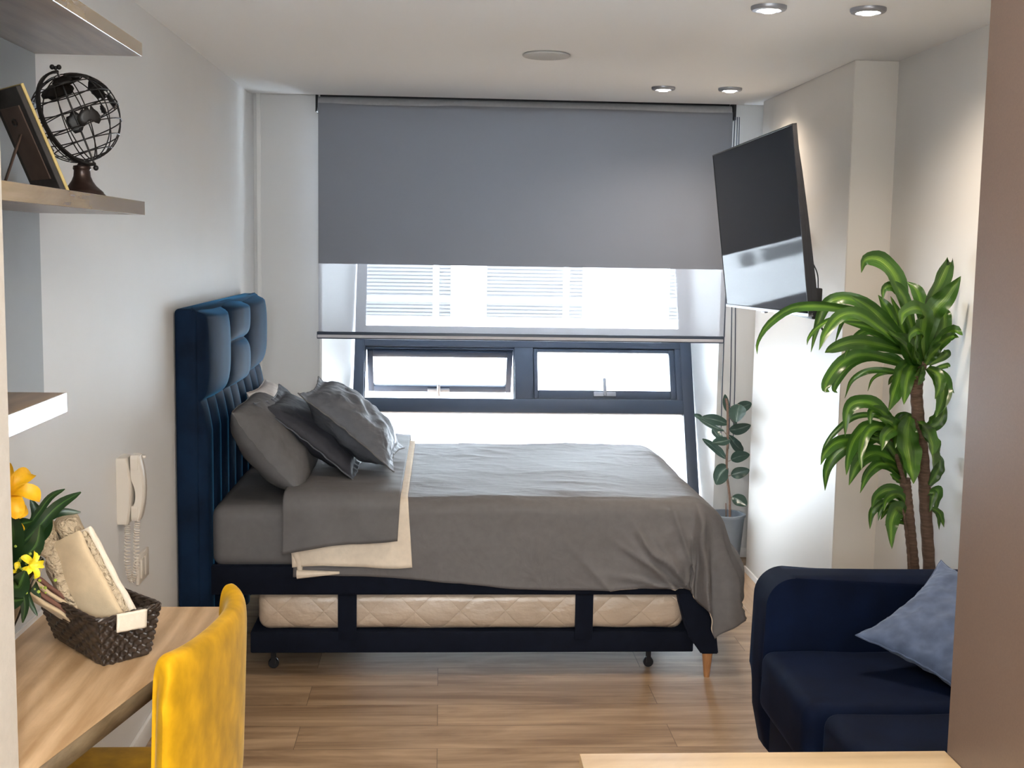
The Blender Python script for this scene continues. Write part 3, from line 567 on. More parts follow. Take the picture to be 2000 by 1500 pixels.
# half-ring arm, runs round the wall side from pole to pole
bm = nb(); prof = []
for k in range(31):
    a = math.radians(90 - k * 6); a2 = a
    d = Vector((-math.cos(a), 0, math.sin(a)))
    rt = Matrix.Rotation(math.radians(ARM), 4, 'Z')
    prof.append((tilt @ (rt @ d)))
rings = []
for d in prof:
    side = (tilt @ (Matrix.Rotation(math.radians(ARM), 4, 'Z') @ Vector((0, 1, 0)))).normalized()
    rings.append([bm.verts.new(gc + d * (GR + a_) + side * b_) for a_, b_ in ((0.007, -0.0045), (0.012, -0.0045), (0.012, 0.0045), (0.007, 0.0045))])
for a, b in zip(rings, rings[1:]):
    for k in range(4): bm.faces.new((a[k], a[(k + 1) % 4], b[(k + 1) % 4], b[k]))
bm.faces.new(rings[0]); bm.faces.new(rings[-1][::-1])
obj('meridian_arm', bm, M['iron'], gt)
fb = Vector((-0.7745, 2.70, 1.713))
bm = nb(); lathe(bm, [(0, 0), (0.048, 0), (0.049, 0.004), (0.044, 0.009), (0.043, 0.012), (0.038, 0.016), (0.029, 0.024), (0.022, 0.034), (0.018, 0.044), (0.017, 0.056), (0.019, 0.060), (0.018, 0.066), (0.010, 0.068), (0.006, 0.074), (0, 0.074)], 32, fb)
obj('turned_foot', bm, M['bronze'], gt)

# ================================================================== PHOTO FRAME (seen from behind)
nf = Vector((0.8, 0.6, 0)); wd = Vector((0.6, -0.8, 0))
lean = 0.42
up = (Vector((0, 0, 1)) - nf * lean).normalized(); fn = wd.cross(up).normalized()
if fn.dot(nf) < 0: fn = -fn
fo = Vector((-0.790, 2.545, 1.7165))
MF = Matrix(((wd.x, up.x, fn.x, fo.x), (wd.y, up.y, fn.y, fo.y), (wd.z, up.z, fn.z, fo.z), (0, 0, 0, 1)))
pf = thing('photo_frame', 'photo frame seen from its dark back, pale gold edge, propped beside the wire globe', 'picture frame', (-0.80, 2.55, 1.713))
obj('frame_back', bx((-0.078, 0, -0.010), (0.078, 0.215, 0.0), 0.001, 1, MF), M['mdf'], pf)
obj('gold_edge', bx((-0.080, -0.001, 0.0), (0.080, 0.217, 0.006), 0.001, 1, MF), M['gold'], pf, label='thin pale gold front moulding')
bb = obj('backing_board', bx((-0.055, 0.03, -0.0125), (0.055, 0.180, -0.0095), 0.001, 1, MF), M['brownback'], pf)
bm = nb(); tube(bm, [MF @ Vector((0.012 * math.cos(a / 8 * math.tau), 0.15 + 0.007 * math.sin(a / 8 * math.tau), -0.014)) for a in range(8)], 0.0015, 6, closed=True)
obj('hanger', bm, M['iron'], bb)
top = MF @ Vector((0.0, 0.125, -0.012)); foot = Vector((-0.870, 2.488, 1.714))
bm = nb(); d = (foot - top); sd = wd * 0.008
vs = [top - sd, top + sd, foot + sd * 0.8, foot - sd * 0.8]
bm.faces.new([bm.verts.new(v) for v in vs]); o = obj('strut', bm, M['brownback'], pf); mod_solid(o, 0.002, 0)

# ================================================================== BASKET
def basket():
    t = thing('wicker_basket', 'dark brown woven wicker basket with flared sides standing on the oak desk', 'basket', (-0.743, 2.657, DZ))
    bl_ = [Vector((-0.865, 2.715)), Vector((-0.705, 2.522)), Vector((-0.62, 2.599)), Vector((-0.78, 2.792))]
    tl_ = [Vector((-0.893, 2.675)), Vector((-0.700, 2.478)), Vector((-0.590, 2.578)), Vector((-0.775, 2.790))]
    z0, z1 = DZ + 0.001, DZ + 0.112
    def path(pl, s, rnd=0.18):
        s = (s % 1) * 4; k = int(s) % 4; f = s - int(s)
        a, b = pl[k], pl[(k + 1) % 4]
        p = a.lerp(b, f)
        if f < rnd: c = pl[k - 1].lerp(a, 1 - rnd); w = (0.5 - f / rnd / 2); q = a.lerp(b, rnd); m = (c + q) / 2; p = p.lerp(m, (w * 2) ** 2 * 0.30)
        if f > 1 - rnd: c = b.lerp(pl[(k + 2) % 4], rnd); w = ((f - 1 + rnd) / rnd / 2); q = a.lerp(b, 1 - rnd); m = (c + q) / 2; p = p.lerp(m, (w * 2) ** 2 * 0.30)
        return p
    cc = Vector((-0.743, 2.65))
    NU, NV, ROWS, CO = 320, 66, 8, 24
    def fn(u, v):
        p = path(bl_, u).lerp(path(tl_, u), v)
        row = v * ROWS; ph = u * CO + (0.5 if int(row) % 2 else 0)
        prof = abs(math.sin(math.pi * row)) ** 0.6
        d = 0.0055 * math.sin(2 * math.pi * ph) * prof + 0.002 * prof + 0.0008 * nz((u * 90, v * 40, 0))
        out = (p - cc).normalized(); q = p + out * d
        return Vector((q.x, q.y, z0 + (z1 - z0) * v + 0.003 * math.sin(u * 17)))
    bm = nb(); grid(bm, fn, NU, NV, close_u=True)
    o = obj('woven_side', bm, M['wicker'], t); mod_solid(o, 0.004, -1)
    bm = nb()
    rp = [path(tl_, i / 90) for i in range(90)]
    for ph in (0, 1, 2):
        tube(bm, [Vector((p.x, p.y, z1 + 0.001 + 0.004 * math.sin(i * 0.9 + ph * 2.1) + 0.003 * math.sin(i / 90 * 17))) + Vector((p.x - cc.x, p.y - cc.y, 0)).normalized() * 0.003 * math.cos(i * 0.9 + ph * 2.1) for i, p in enumerate(rp)], 0.0034, 6, closed=True)
    obj('rim', bm, M['wicker'], t)
    bm = nb(); prism(bm, [tuple(path(bl_, i / 40)) for i in range(40)], z0, z0 + 0.004); obj('base', bm, M['wicker'], t)
basket()

def towel(name, label, p0, p1, wdir, w, t, m, layers=3, end=None, nobj=None, amp=0.003, group=None, seed=0, hem=None):
    """a folded towel: rounded slab from p0 to p1, folded edge layers showing on its end"""
    root = thing(name, label, 'towel', tuple(p0), group)
    p0 = Vector(p0); p1 = Vector(p1); ax = (p1 - p0); L = ax.length; ax.normalize()
    wd_ = Vector(wdir); wd_ = (wd_ - ax * wd_.dot(ax)).normalized(); nn = ax.cross(wd_).normalized()
    def make(lo, hi, th, sh, sd):
        bm = nb()
        def fn(u, v):
            a = 2 * math.pi * u; e = 0.55
            cx = math.copysign(abs(math.cos(a)) ** e, math.cos(a)) * w / 2; cy = math.copysign(abs(math.sin(a)) ** e, math.sin(a)) * th / 2
            s = lo + (hi - lo) * v
            k = 1.0
            if v < 0.06: k = math.sqrt(max(0, 1 - (1 - v / 0.06) ** 2)) * 0.5 + 0.5
            if v > 0.94: k = math.sqrt(max(0, 1 - ((v - 0.94) / 0.06) ** 2)) * 0.5 + 0.5
            q = p0 + ax * s + wd_ * cx * (0.96 + 0.04 * k) + nn * (cy * k + sh)
            return q + nn * amp * nz((q * 28 + Vector((sd, 0, 0)))) + wd_ * amp * nz((q * 22 + Vector((0, sd, 0))))
        V = grid(bm, fn, 48, 40, close_u=True)
        bm.faces.new([r[0] for r in V][::-1]); bm.faces.new([r[-1] for r in V])
        return bm
    for k in range(layers):
        th = t / layers
        obj('fold_layer', make(0.0 + 0.004 * ((k * 7 + seed) % 3), L - 0.003 * ((k * 5) % 3), th * 1.05, (k - (layers - 1) / 2) * th, seed + k * 3.1), m[k % len(m)], root)
    return root
bz = DZ + 0.006
towel('folded_towel', 'beige folded towel with a terry band, front one leaning in the basket', (-0.682, 2.585, bz + 0.035), (-0.795, 2.600, bz + 0.255), (0.62, -0.30, 0.1), 0.112, 0.056, [M['towel'], M['terry'], M['towelwhite']], 3, group='towels in the wicker basket', seed=1)
towel('rolled_towel', 'thick rolled beige terry towel behind the front one, highest in the basket', (-0.745, 2.660, bz + 0.03), (-0.838, 2.640, bz + 0.285), (0.3, -0.9, 0), 0.125, 0.095, [M['terry'], M['terry']], 2, group='towels in the wicker basket', seed=5, amp=0.007)
towel('folded_towel', 'small beige and brown folded towel lying low at the wall side of the basket', (-0.790, 2.640, bz + 0.065), (-0.880, 2.575, bz + 0.165), (0.5, -0.7, 0.1), 0.085, 0.044, [M['towel'], M['maroon'], M['towel'], M['maroon']], 4, group='towels in the wicker basket', seed=9)
# hem of the front towel hanging over the rim
bm = nb()
def hemf(u, v):
    a = Vector((-0.672, 2.505)).lerp(Vector((-0.622, 2.548)), u)
    z = DZ + 0.121 - 0.040 * v - 0.002 * u
    out = Vector((0.66, -0.75)) * (0.010 - 0.004 * v)
    return Vector((a.x + out.x, a.y + out.y, z + 0.0015 * nz((u * 5, v * 3, 1))))
grid(bm, hemf, 12, 8)
hm = obj('hanging_cloth', bm, M['towelwhite']); mod_solid(hm, 0.006, 0); tag(hm, 'pale towel corner with stitched hem hanging over the basket rim', 'cloth')

# ================================================================== LEAVES
def leafsurf(bm, uvl, pts, w, n=16, m=5, cup=0.18, flat=None, wave=0.05, seed=0, prof='blade'):
    P = catmull(pts, n); prev = None
    fl = Vector(flat) if flat else Vector((0.15, -1, 0.35))
    rows = []
    for i, p in enumerate(P):
        t = (P[min(i + 1, n)] - P[max(i - 1, 0)]).normalized()
        s = t.cross(fl)
        s = s.normalized() if s.length > 0.05 else (prev or Vector((1, 0, 0)))
        if prev and s.dot(prev) < 0: s = -s
        prev = s; nn = s.cross(t)
        x = i / n
        if prof == 'blade': hw = w / 2 * ((0.35 + 0.65 * math.sin(math.pi / 2 * x / 0.45)) if x < 0.45 else max(0, math.cos(math.pi / 2 * (x - 0.45) / 0.55)) ** 0.85)
        else: hw = w / 2 * (math.sin(math.pi * min(1, x * 0.97 + 0.02)) ** 0.62)
        hw = max(hw, 0.0006); row = []
        for j in range(m + 1):
            q = j / m * 2 - 1
            row.append(bm.verts.new(p + s * hw * q + nn * (cup * hw * (q * q - 0.5) + wave * hw * math.sin(i * 1.1 + seed) * q)))
        rows.append(row)
    for i in range(n):
        for j in range(m):
            f = bm.faces.new((rows[i][j], rows[i][j + 1], rows[i + 1][j + 1], rows[i + 1][j]))
            for lp, (a, b) in zip(f.loops, ((j, i), (j + 1, i), (j + 1, i + 1), (j, i + 1))): lp[uvl].uv = (a / m, b / n)
def foliage(name, leaves, m, parent, cup=0.25, prof='blade', n=16, flat=None):
    bm = nb(); uvl = bm.loops.layers.uv.new('UVMap')
    rg = random.Random(len(leaves))
    for k, (w_, pts) in enumerate(leaves):
        fl = flat or (rg.uniform(-0.35, 0.45), -1, rg.uniform(-0.1, 0.7))
        leafsurf(bm, uvl, pts, w_, n, 6, cup, fl, 0.06 if prof == 'oval' else 0.14, k * 1.7, prof)
    return obj(name, bm, m, parent, recalc=False)

# ---- bouquet in a dark vase, half hidden by the near wall
vz = Vector((-0.850, 2.33, DZ))
bq = thing('flower_bouquet', 'bouquet of yellow flowers and dark green leaves in the vase beside the basket', 'flowers', tuple(vz + Vector((0, 0, 0.2))))
va = nb(); lathe(va, [(0, 0), (0.030, 0), (0.032, 0.01), (0.022, 0.06), (0.026, 0.13), (0.062, 0.21), (0.090, 0.265), (0.092, 0.272), (0.089, 0.272), (0.058, 0.21), (0.022, 0.13), (0.018, 0.06), (0.026, 0.02), (0, 0.02)], 36, vz)
tag(obj('vase', va, M['vase']), 'dark glass vase on the desk at the left edge holding yellow flowers', 'vase')
rnd = random.Random(5)
o_ = vz + Vector((0, 0, 0.26))
LV = [(0.024, [o_, (-0.780, 2.34, 1.06), (-0.735, 2.35, 1.11), (-0.690, 2.35, 1.138)]),
      (0.014, [o_, (-0.775, 2.34, 1.09), (-0.745, 2.34, 1.130), (-0.717, 2.34, 1.146)]),
      (0.020, [o_, (-0.790, 2.36, 1.06), (-0.745, 2.37, 1.092), (-0.700, 2.38, 1.092)]),
      (0.046, [o_, (-0.815, 2.30, 1.03), (-0.800, 2.29, 1.07), (-0.805, 2.29, 1.12)]),
      (0.034, [o_, (-0.790, 2.30, 1.02), (-0.762, 2.30, 1.045), (-0.752, 2.30, 1.085)]),
      (0.030, [o_, (-0.785, 2.37, 1.04), (-0.765, 2.37, 1.07), (-0.765, 2.37, 1.105)]),
      (0.026, [o_, (-0.800, 2.37, 1.05), (-0.780, 2.37, 1.085), (-0.792, 2.37, 1.12)]),
      (0.050, [o_, (-0.800, 2.27, 0.99), (-0.780, 2.25, 0.98), (-0.765, 2.25, 1.01)]),
      (0.044, [o_, (-0.815, 2.26, 0.98), (-0.795, 2.25, 0.955), (-0.770, 2.25, 0.955)]),
      (0.018, [o_, (-0.800, 2.30, 0.99), (-0.785, 2.30, 0.935), (-0.790, 2.30, 0.895)]),
      (0.010, [o_, (-0.795, 2.31, 0.97), (-0.775, 2.31, 0.925), (-0.765, 2.31, 0.905)])]
for k in range(34):
    a = rnd.uniform(0, 6.28); r = rnd.uniform(0.04, 0.11); h = rnd.uniform(-0.07, 0.10)
    q = o_ + Vector((math.cos(a) * r * (0.75 if math.cos(a) > 0 else 0.6), math.sin(a) * r, h))
    LV.append((rnd.uniform(0.02, 0.04), [o_, o_.lerp(q, 0.5) + Vector((0, 0, 0.03)), q]))
foliage('foliage', LV, M['dleaf'], bq, 0.2, 'oval', 12, (0.3, -1, 0.25))
bm = nb()
for k in range(9):
    a = k * 0.7; tube(bm, catmull([vz + Vector((0.012 * math.cos(a), 0.012 * math.sin(a), 0.025)), o_ + Vector((0.01 * math.cos(a), 0.01 * math.sin(a), 0)), o_ + Vector((0.04 * math.cos(a), 0.05 * math.sin(a), 0.07))], 6), 0.0025, 6)
obj('stem', bm, M['dleaf'], bq)
def flower(c, petals, size, m, axis, name='blossom'):
    bm = nb(); uvl = bm.loops.layers.uv.new('UVMap'); ax = Vector(axis).normalized(); u = ax.orthogonal().normalized(); v = ax.cross(u)
    for k in range(petals):
        a = 2 * math.pi * k / petals + 0.3; d = u * math.cos(a) + v * math.sin(a); c0 = Vector(c)
        leafsurf(bm, uvl, [c0, c0 + d * size * 0.45 + ax * size * 0.45, c0 + d * size * 0.95 + ax * size * 0.40, c0 + d * size * 1.15 + ax * size * 0.15], size * 0.62, 10, 4, 0.5, tuple(ax), 0.1, k, 'oval')
    obj(name, bm, m, bq, recalc=False)
flower((-0.812, 2.30, 1.145), 6, 0.052, M['petal'], (0.4, -0.6, 0.6))
flower((-0.822, 2.32, 1.095), 5, 0.035, M['petal'], (0.5, -0.8, 0.1))
flower((-0.770, 2.29, 1.010), 5, 0.024, M['petal2'], (0.8, -0.5, 0.2))
flower((-0.787, 2.28, 0.998), 5, 0.018, M['petal2'], (0.2, -0.9, 0.2))
bm = nb()
for k in range(60):
    p = Vector((-0.785, 2.29, 0.985)) + Vector((rnd.gauss(0, 0.018), rnd.gauss(0, 0.015), rnd.gauss(0, 0.022)))
    bmesh.ops.create_icosphere(bm, subdivisions=1, radius=rnd.uniform(0.002, 0.004), matrix=Matrix.Translation(p))
o = obj('filler_buds', bm, mat('yellow_green_buds', (0.30, 0.38, 0.05), 0.6, var=(50, 0.3)), bq); o['kind'] = 'stuff'

# ================================================================== INTERCOM + SWITCH
ic = thing('intercom_handset', 'ivory wall intercom with curved handset and coiled cord above the desk', 'intercom', (WL, 3.63, 0.88))
def arcbody(y0, y1, z0, z1, xf, xb, n=24):
    """slab whose front follows xf(t), back xb(t) along its height"""
    bm = nb()
    rows = []
    for i in range(n + 1):
        t = i / n; z = z0 + (z1 - z0) * t; a, b = xb(t), xf(t); iy = 0.0
        if t < 0.04 or t > 0.96: iy = 0.003; 
        rows.append([bm.verts.new(p) for p in ((a, y0 + iy, z), (b - 0.004, y0 + iy, z), (b, y0 + iy + 0.006, z), (b, y1 - iy - 0.006, z), (b - 0.004, y1 - iy, z), (a, y1 - iy, z))])
    for a, b in zip(rows, rows[1:]):
        for k in range(6): bm.faces.new((a[k], a[(k + 1) % 6], b[(k + 1) % 6], b[k]))
    bm.faces.new(rows[0][::-1]); bm.faces.new(rows[-1]); return bm
obj('wall_base', arcbody(3.585, 3.675, 0.787, 0.985, lambda t: WL + 0.030 + 0.010 * math.sin(math.pi * t), lambda t: WL), M['ivory'], ic)
hs = obj('handset', arcbody(3.600, 3.650, 0.795, 0.992, lambda t: WL + 0.060 + 0.015 * math.sin(math.pi * t) ** 0.8, lambda t: WL + 0.038 + (0.013 * max(0, math.sin(math.pi * (t - 0.14) / 0.5)) if 0.14 < t < 0.64 else 0.0)), M['ivory'], ic)
obj('earpiece', arcbody(3.598, 3.652, 0.945, 0.990, lambda t: WL + 0.062, lambda t: WL + 0.038, 8), M['ivory'], hs)
obj('mouthpiece', arcbody(3.598, 3.652, 0.798, 0.840, lambda t: WL + 0.060, lambda t: WL + 0.038, 8), M['ivory'], hs)
obj('hook_button', bx((WL + 0.034, 3.645, 0.976), (WL + 0.072, 3.655, 0.984), 0.002, 2), M['ivory'], ic)
path_ = catmull([(WL + 0.020, 3.62, 0.787), (WL + 0.022, 3.615, 0.74), (WL + 0.022, 3.61, 0.66), (WL + 0.034, 3.61, 0.612), (WL + 0.048, 3.61, 0.66), (WL + 0.048, 3.615, 0.74), (WL + 0.052, 3.62, 0.797)], 460)
bm = nb(); pts = []
for i, p in enumerate(path_):
    t = (path_[min(i + 1, 460)] - path_[max(i - 1, 0)]).normalized(); u = t.cross(Vector((0, 1, 0))).normalized(); a = i * 2 * math.pi / 9.5
    k = min(1, i / 14, (460 - i) / 14)
    pts.append(p + (u * math.cos(a) + Vector((0, 1, 0)) * math.sin(a)) * 0.0080 * k)
tube(bm, pts, 0.0017, 5); obj('coiled_cord', bm, M['ivory'], ic)
sw = thing('wall_switch', 'ivory double wall switch plate below the intercom', 'switch', (WL, 3.86, 0.59))
obj('plate', bx((WL, 3.79, 0.545), (WL + 0.010, 3.925, 0.637), 0.003, 3), M['ivory'], sw)
obj('rocker', bx((WL + 0.009, 3.815, 0.560), (WL + 0.013, 3.855, 0.622), 0.0015, 2), M['ivory'], sw)
obj('rocker', bx((WL + 0.009, 3.860, 0.560), (WL + 0.013, 3.900, 0.622), 0.0015, 2), M['ivory'], sw)

# ================================================================== YELLOW CHAIR
ch = thing('upholstered_chair', 'mustard yellow velvet chair with curved back at the oak desk', 'chair', (-0.62, 2.5, 0))
PB = catmull([(-0.505, 2.195, 0), (-0.485, 2.22, 0), (-0.460, 2.31, 0), (-0.438, 2.44, 0), (-0.425, 2.57, 0), (-0.425, 2.67, 0), (-0.440, 2.735, 0), (-0.468, 2.775, 0), (-0.503, 2.785, 0)], 60)
def backfn(u, v):
    i = u * 60; k = min(int(i), 59); p = PB[k].lerp(PB[k + 1], i - k)
    t = (PB[k + 1] - PB[k]).normalized(); inn = Vector((-t.y, t.x, 0))
    if inn.x > 0: inn = -inn
    c = Vector((-0.62, 2.5, 0)); 
    inn = (inn + (c - p).normalized() * 0.3).normalized()
    e = abs(u * 2 - 1)
    zt = 0.862 - 0.022 * math.sin(math.pi * min(1, u * 1.05)) ** 1.5 - 0.015 * u; zb = 0.40
    zt -= 0.10 * max(0, (0.16 - u) / 0.16) ** 2 + 0.13 * max(0, (u - 0.84) / 0.16) ** 2
    th = 0.027 * max(0.12, 1 - max(0, (e - 0.86) / 0.14) ** 2.2) ** 0.5
    a = 2 * math.pi * v; cy = math.sin(a); cx = math.cos(a)
    hx = math.copysign(abs(cx) ** 0.7, cx) * th; hz = math.copysign(abs(cy) ** 0.22, cy) if abs(cy) > 1e-9 else 0
    mid = (zt + zb) / 2; hh = (zt - zb) / 2
    z = mid + hh * hz
    out = 0.028 * (1 - ((z - zb) / (zt - zb))) ** 1.0
    return p + inn * (th * 1.0) + inn * hx * -1 + Vector((0, 0, z)) - inn * 0 + Vector((-out, 0, 0)) * 0.5
bm = nb(); V = grid(bm, backfn, 60, 48, close_v=True)
bm.faces.new(V[0][::-1]); bm.faces.new(V[-1])
obj('backrest', bm, M['mustard'], ch, ang=60)
bm = nb(); box(bm, (-0.92, 2.27, 0.385), (-0.475, 2.74, 0.475), 0.04, 5); obj('seat', bm, M['mustard'], ch, ang=60)
for sx, sy in ((-0.87, 2.31), (-0.87, 2.69), (-0.53, 2.31), (-0.53, 2.69)):
    bm = nb(); dx = -0.02 if sx < -0.7 else 0.02; dy = -0.03 if sy < 2.5 else 0.03
    tube(bm, [(sx + dx, sy + dy, 0.0), (sx, sy, 0.40)], [0.011, 0.019], 14); obj('leg', bm, M['legwood'], ch)

# ================================================================== BED
def sst(a, b, x):
    t = max(0.0, min(1.0, (x - a) / (b - a))); return t * t * (3 - 2 * t)
bed = thing('bed', 'navy velvet bed with tall tufted headboard, open legs and wooden feet', 'bed', (0.05, 5.1, 0))
HY0, HY1, HZ = 4.37, 5.85, 1.385
pads = [(4.37, 4.863, 1.05, HZ + 0.012, 0), (4.863, 5.357, 1.222, HZ + 0.012, 0), (4.863, 5.357, 1.04, 1.222, 0), (5.357, HY1, 1.056, HZ + 0.012, 0)]
for y0, y1, zt in ((4.37, 4.863, 1.05), (4.863, 5.357, 1.04), (5.357, HY1, 1.056)):
    for k in range(3): pads.append((y0 + (y1 - y0) * k / 3, y0 + (y1 - y0) * (k + 1) / 3, 0.02, zt, 1))
def hx(y, z):
    for y0, y1, z0, z1, k in pads:
        if y0 - 1e-6 <= y <= y1 + 1e-6 and z0 <= z <= z1:
            u = (y - y0) / (y1 - y0) * 2 - 1
            if k: v = (z1 - z) / (z1 - z0); f = (1 - abs(u) ** 2.2) ** 0.55 * min(1, (v * 9)) ** 0.5; return 0.036 * f
            v = (z - z0) / (z1 - z0) * 2 - 1
            f = max(0, (1 - abs(u) ** 2.6) * (1 - abs(v) ** 3.2)) ** 0.42
            return 0.060 * f
    return 0.0
bm = nb()
def hfn(u, v):
    y = HY0 + (HY1 - HY0) * u; z = 0.05 + (HZ - 0.05) * v
    x = -0.868 + hx(y, z)
    e = min(sst(0, 0.03, y - HY0), sst(0, 0.03, HY1 - y), sst(0, 0.03, HZ - z))
    return Vector((x * e + -0.885 * (1 - e), y, z + 0.004 * math.sin(y * 9) * v))
grid(bm, hfn, 190, 170)
o = obj('headboard_padding', bm, M['navy'], bed, recalc=False)
me = o.data
obj('headboard', bx((WL + 0.004, HY0, 0.0), (-0.868, HY1, HZ), 0.016, 4), M['navy'], bed)
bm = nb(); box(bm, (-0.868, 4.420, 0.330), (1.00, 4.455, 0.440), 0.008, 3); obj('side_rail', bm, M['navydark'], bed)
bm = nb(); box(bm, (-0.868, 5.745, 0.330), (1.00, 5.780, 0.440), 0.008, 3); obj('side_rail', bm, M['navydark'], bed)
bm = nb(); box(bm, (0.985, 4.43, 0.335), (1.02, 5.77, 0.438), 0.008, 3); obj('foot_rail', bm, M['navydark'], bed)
bm = nb()
for k in range(14): box(bm, (-0.83 + k * 0.13, 4.46, 0.405), (-0.76 + k * 0.13, 5.74, 0.425), 0.002, 1)
obj('slat_base', bm, M['legwood'], bed)
LP = [(0.895, .438), (1.022, .438), (1.018, .33), (1.050, .19), (1.062, .10), (.996, .10), (.948, .165), (.905, .30)]
for ya in (4.421, 5.700):
    bm = nb()
    a = [bm.verts.new((x, ya, z)) for x, z in LP]; b = [bm.verts.new((x, ya + 0.080, z)) for x, z in LP]; n = len(LP)
    bm.faces.new(a); bm.faces.new(b[::-1])
    for i in range(n): bm.faces.new((a[i], b[i], b[(i + 1) % n], a[(i + 1) % n]))
    bmesh.ops.bevel(bm, geom=list(bm.edges), offset=0.004, segments=2, affect='EDGES')
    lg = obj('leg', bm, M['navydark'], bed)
    bm = nb(); lathe(bm, [(0, 0), (0.011, 0), (0.0115, 0.006), (0.021, 0.100), (0, 0.100)], 24, (1.027, ya + 0.035, 0)); obj('wooden_foot', bm, M['legwood'], lg, label='tapered warm brown wooden foot')

# trundle underneath
tr = thing('trundle_bed', 'low navy pull-out bed on small wheels beneath the navy bed', 'trundle bed', (0.12, 5.0, 0))
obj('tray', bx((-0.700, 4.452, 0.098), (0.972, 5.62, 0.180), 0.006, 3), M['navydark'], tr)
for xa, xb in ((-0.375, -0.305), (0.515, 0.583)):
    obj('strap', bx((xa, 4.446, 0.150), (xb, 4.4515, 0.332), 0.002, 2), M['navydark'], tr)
for x in (-0.63, 0.82):
    for y in (4.57, 5.50):
        bm = nb(); lathe(bm, [(0, -0.010), (0.018, -0.010), (0.020, -0.007), (0.020, 0.007), (0.018, 0.010), (0, 0.010)], 20, (x, y, 0.0205), Matrix.Rotation(math.pi / 2, 4, 'X'))
        box(bm, (x - 0.008, y - 0.015, 0.02), (x + 0.008, y - 0.010, 0.099)); box(bm, (x - 0.008, y + 0.010, 0.02), (x + 0.008, y + 0.015, 0.099)); box(bm, (x - 0.03, y - 0.02, 0.090), (x + 0.03, y + 0.02, 0.099))
        obj('wheel', bm, M['black'], tr)
def softbox(lo, hi, r, seg, amp, sc_, cuts=0, seed=0):
    bm = nb(); box(bm, lo, hi, r, seg)
    if cuts: bmesh.ops.subdivide_edges(bm, edges=[e for e in bm.edges if e.calc_length() > 0.08], cuts=cuts, use_grid_fill=True)
    c = (Vector(lo) + Vector(hi)) / 2
    bm.normal_update()
    for v in bm.verts: v.co += v.normal * amp * nz(v.co * sc_ + Vector((seed, 0, 0)))
    return bm
o = obj('trundle_mattress', softbox((-0.675, 4.458, 0.181), (0.935, 5.60, 0.334), 0.045, 5, 0.006, 7, 20), M['wrap']); tag(o, 'beige spare mattress in clear film lying in the low navy pull-out bed', 'mattress')
o = obj('mattress', softbox((-0.838, 4.428, 0.430), (0.985, 5.765, 0.662), 0.045, 6, 0.004, 6, 18), M['sheet']); tag(o, 'mattress on the navy bed in a dark grey fitted sheet', 'mattress')

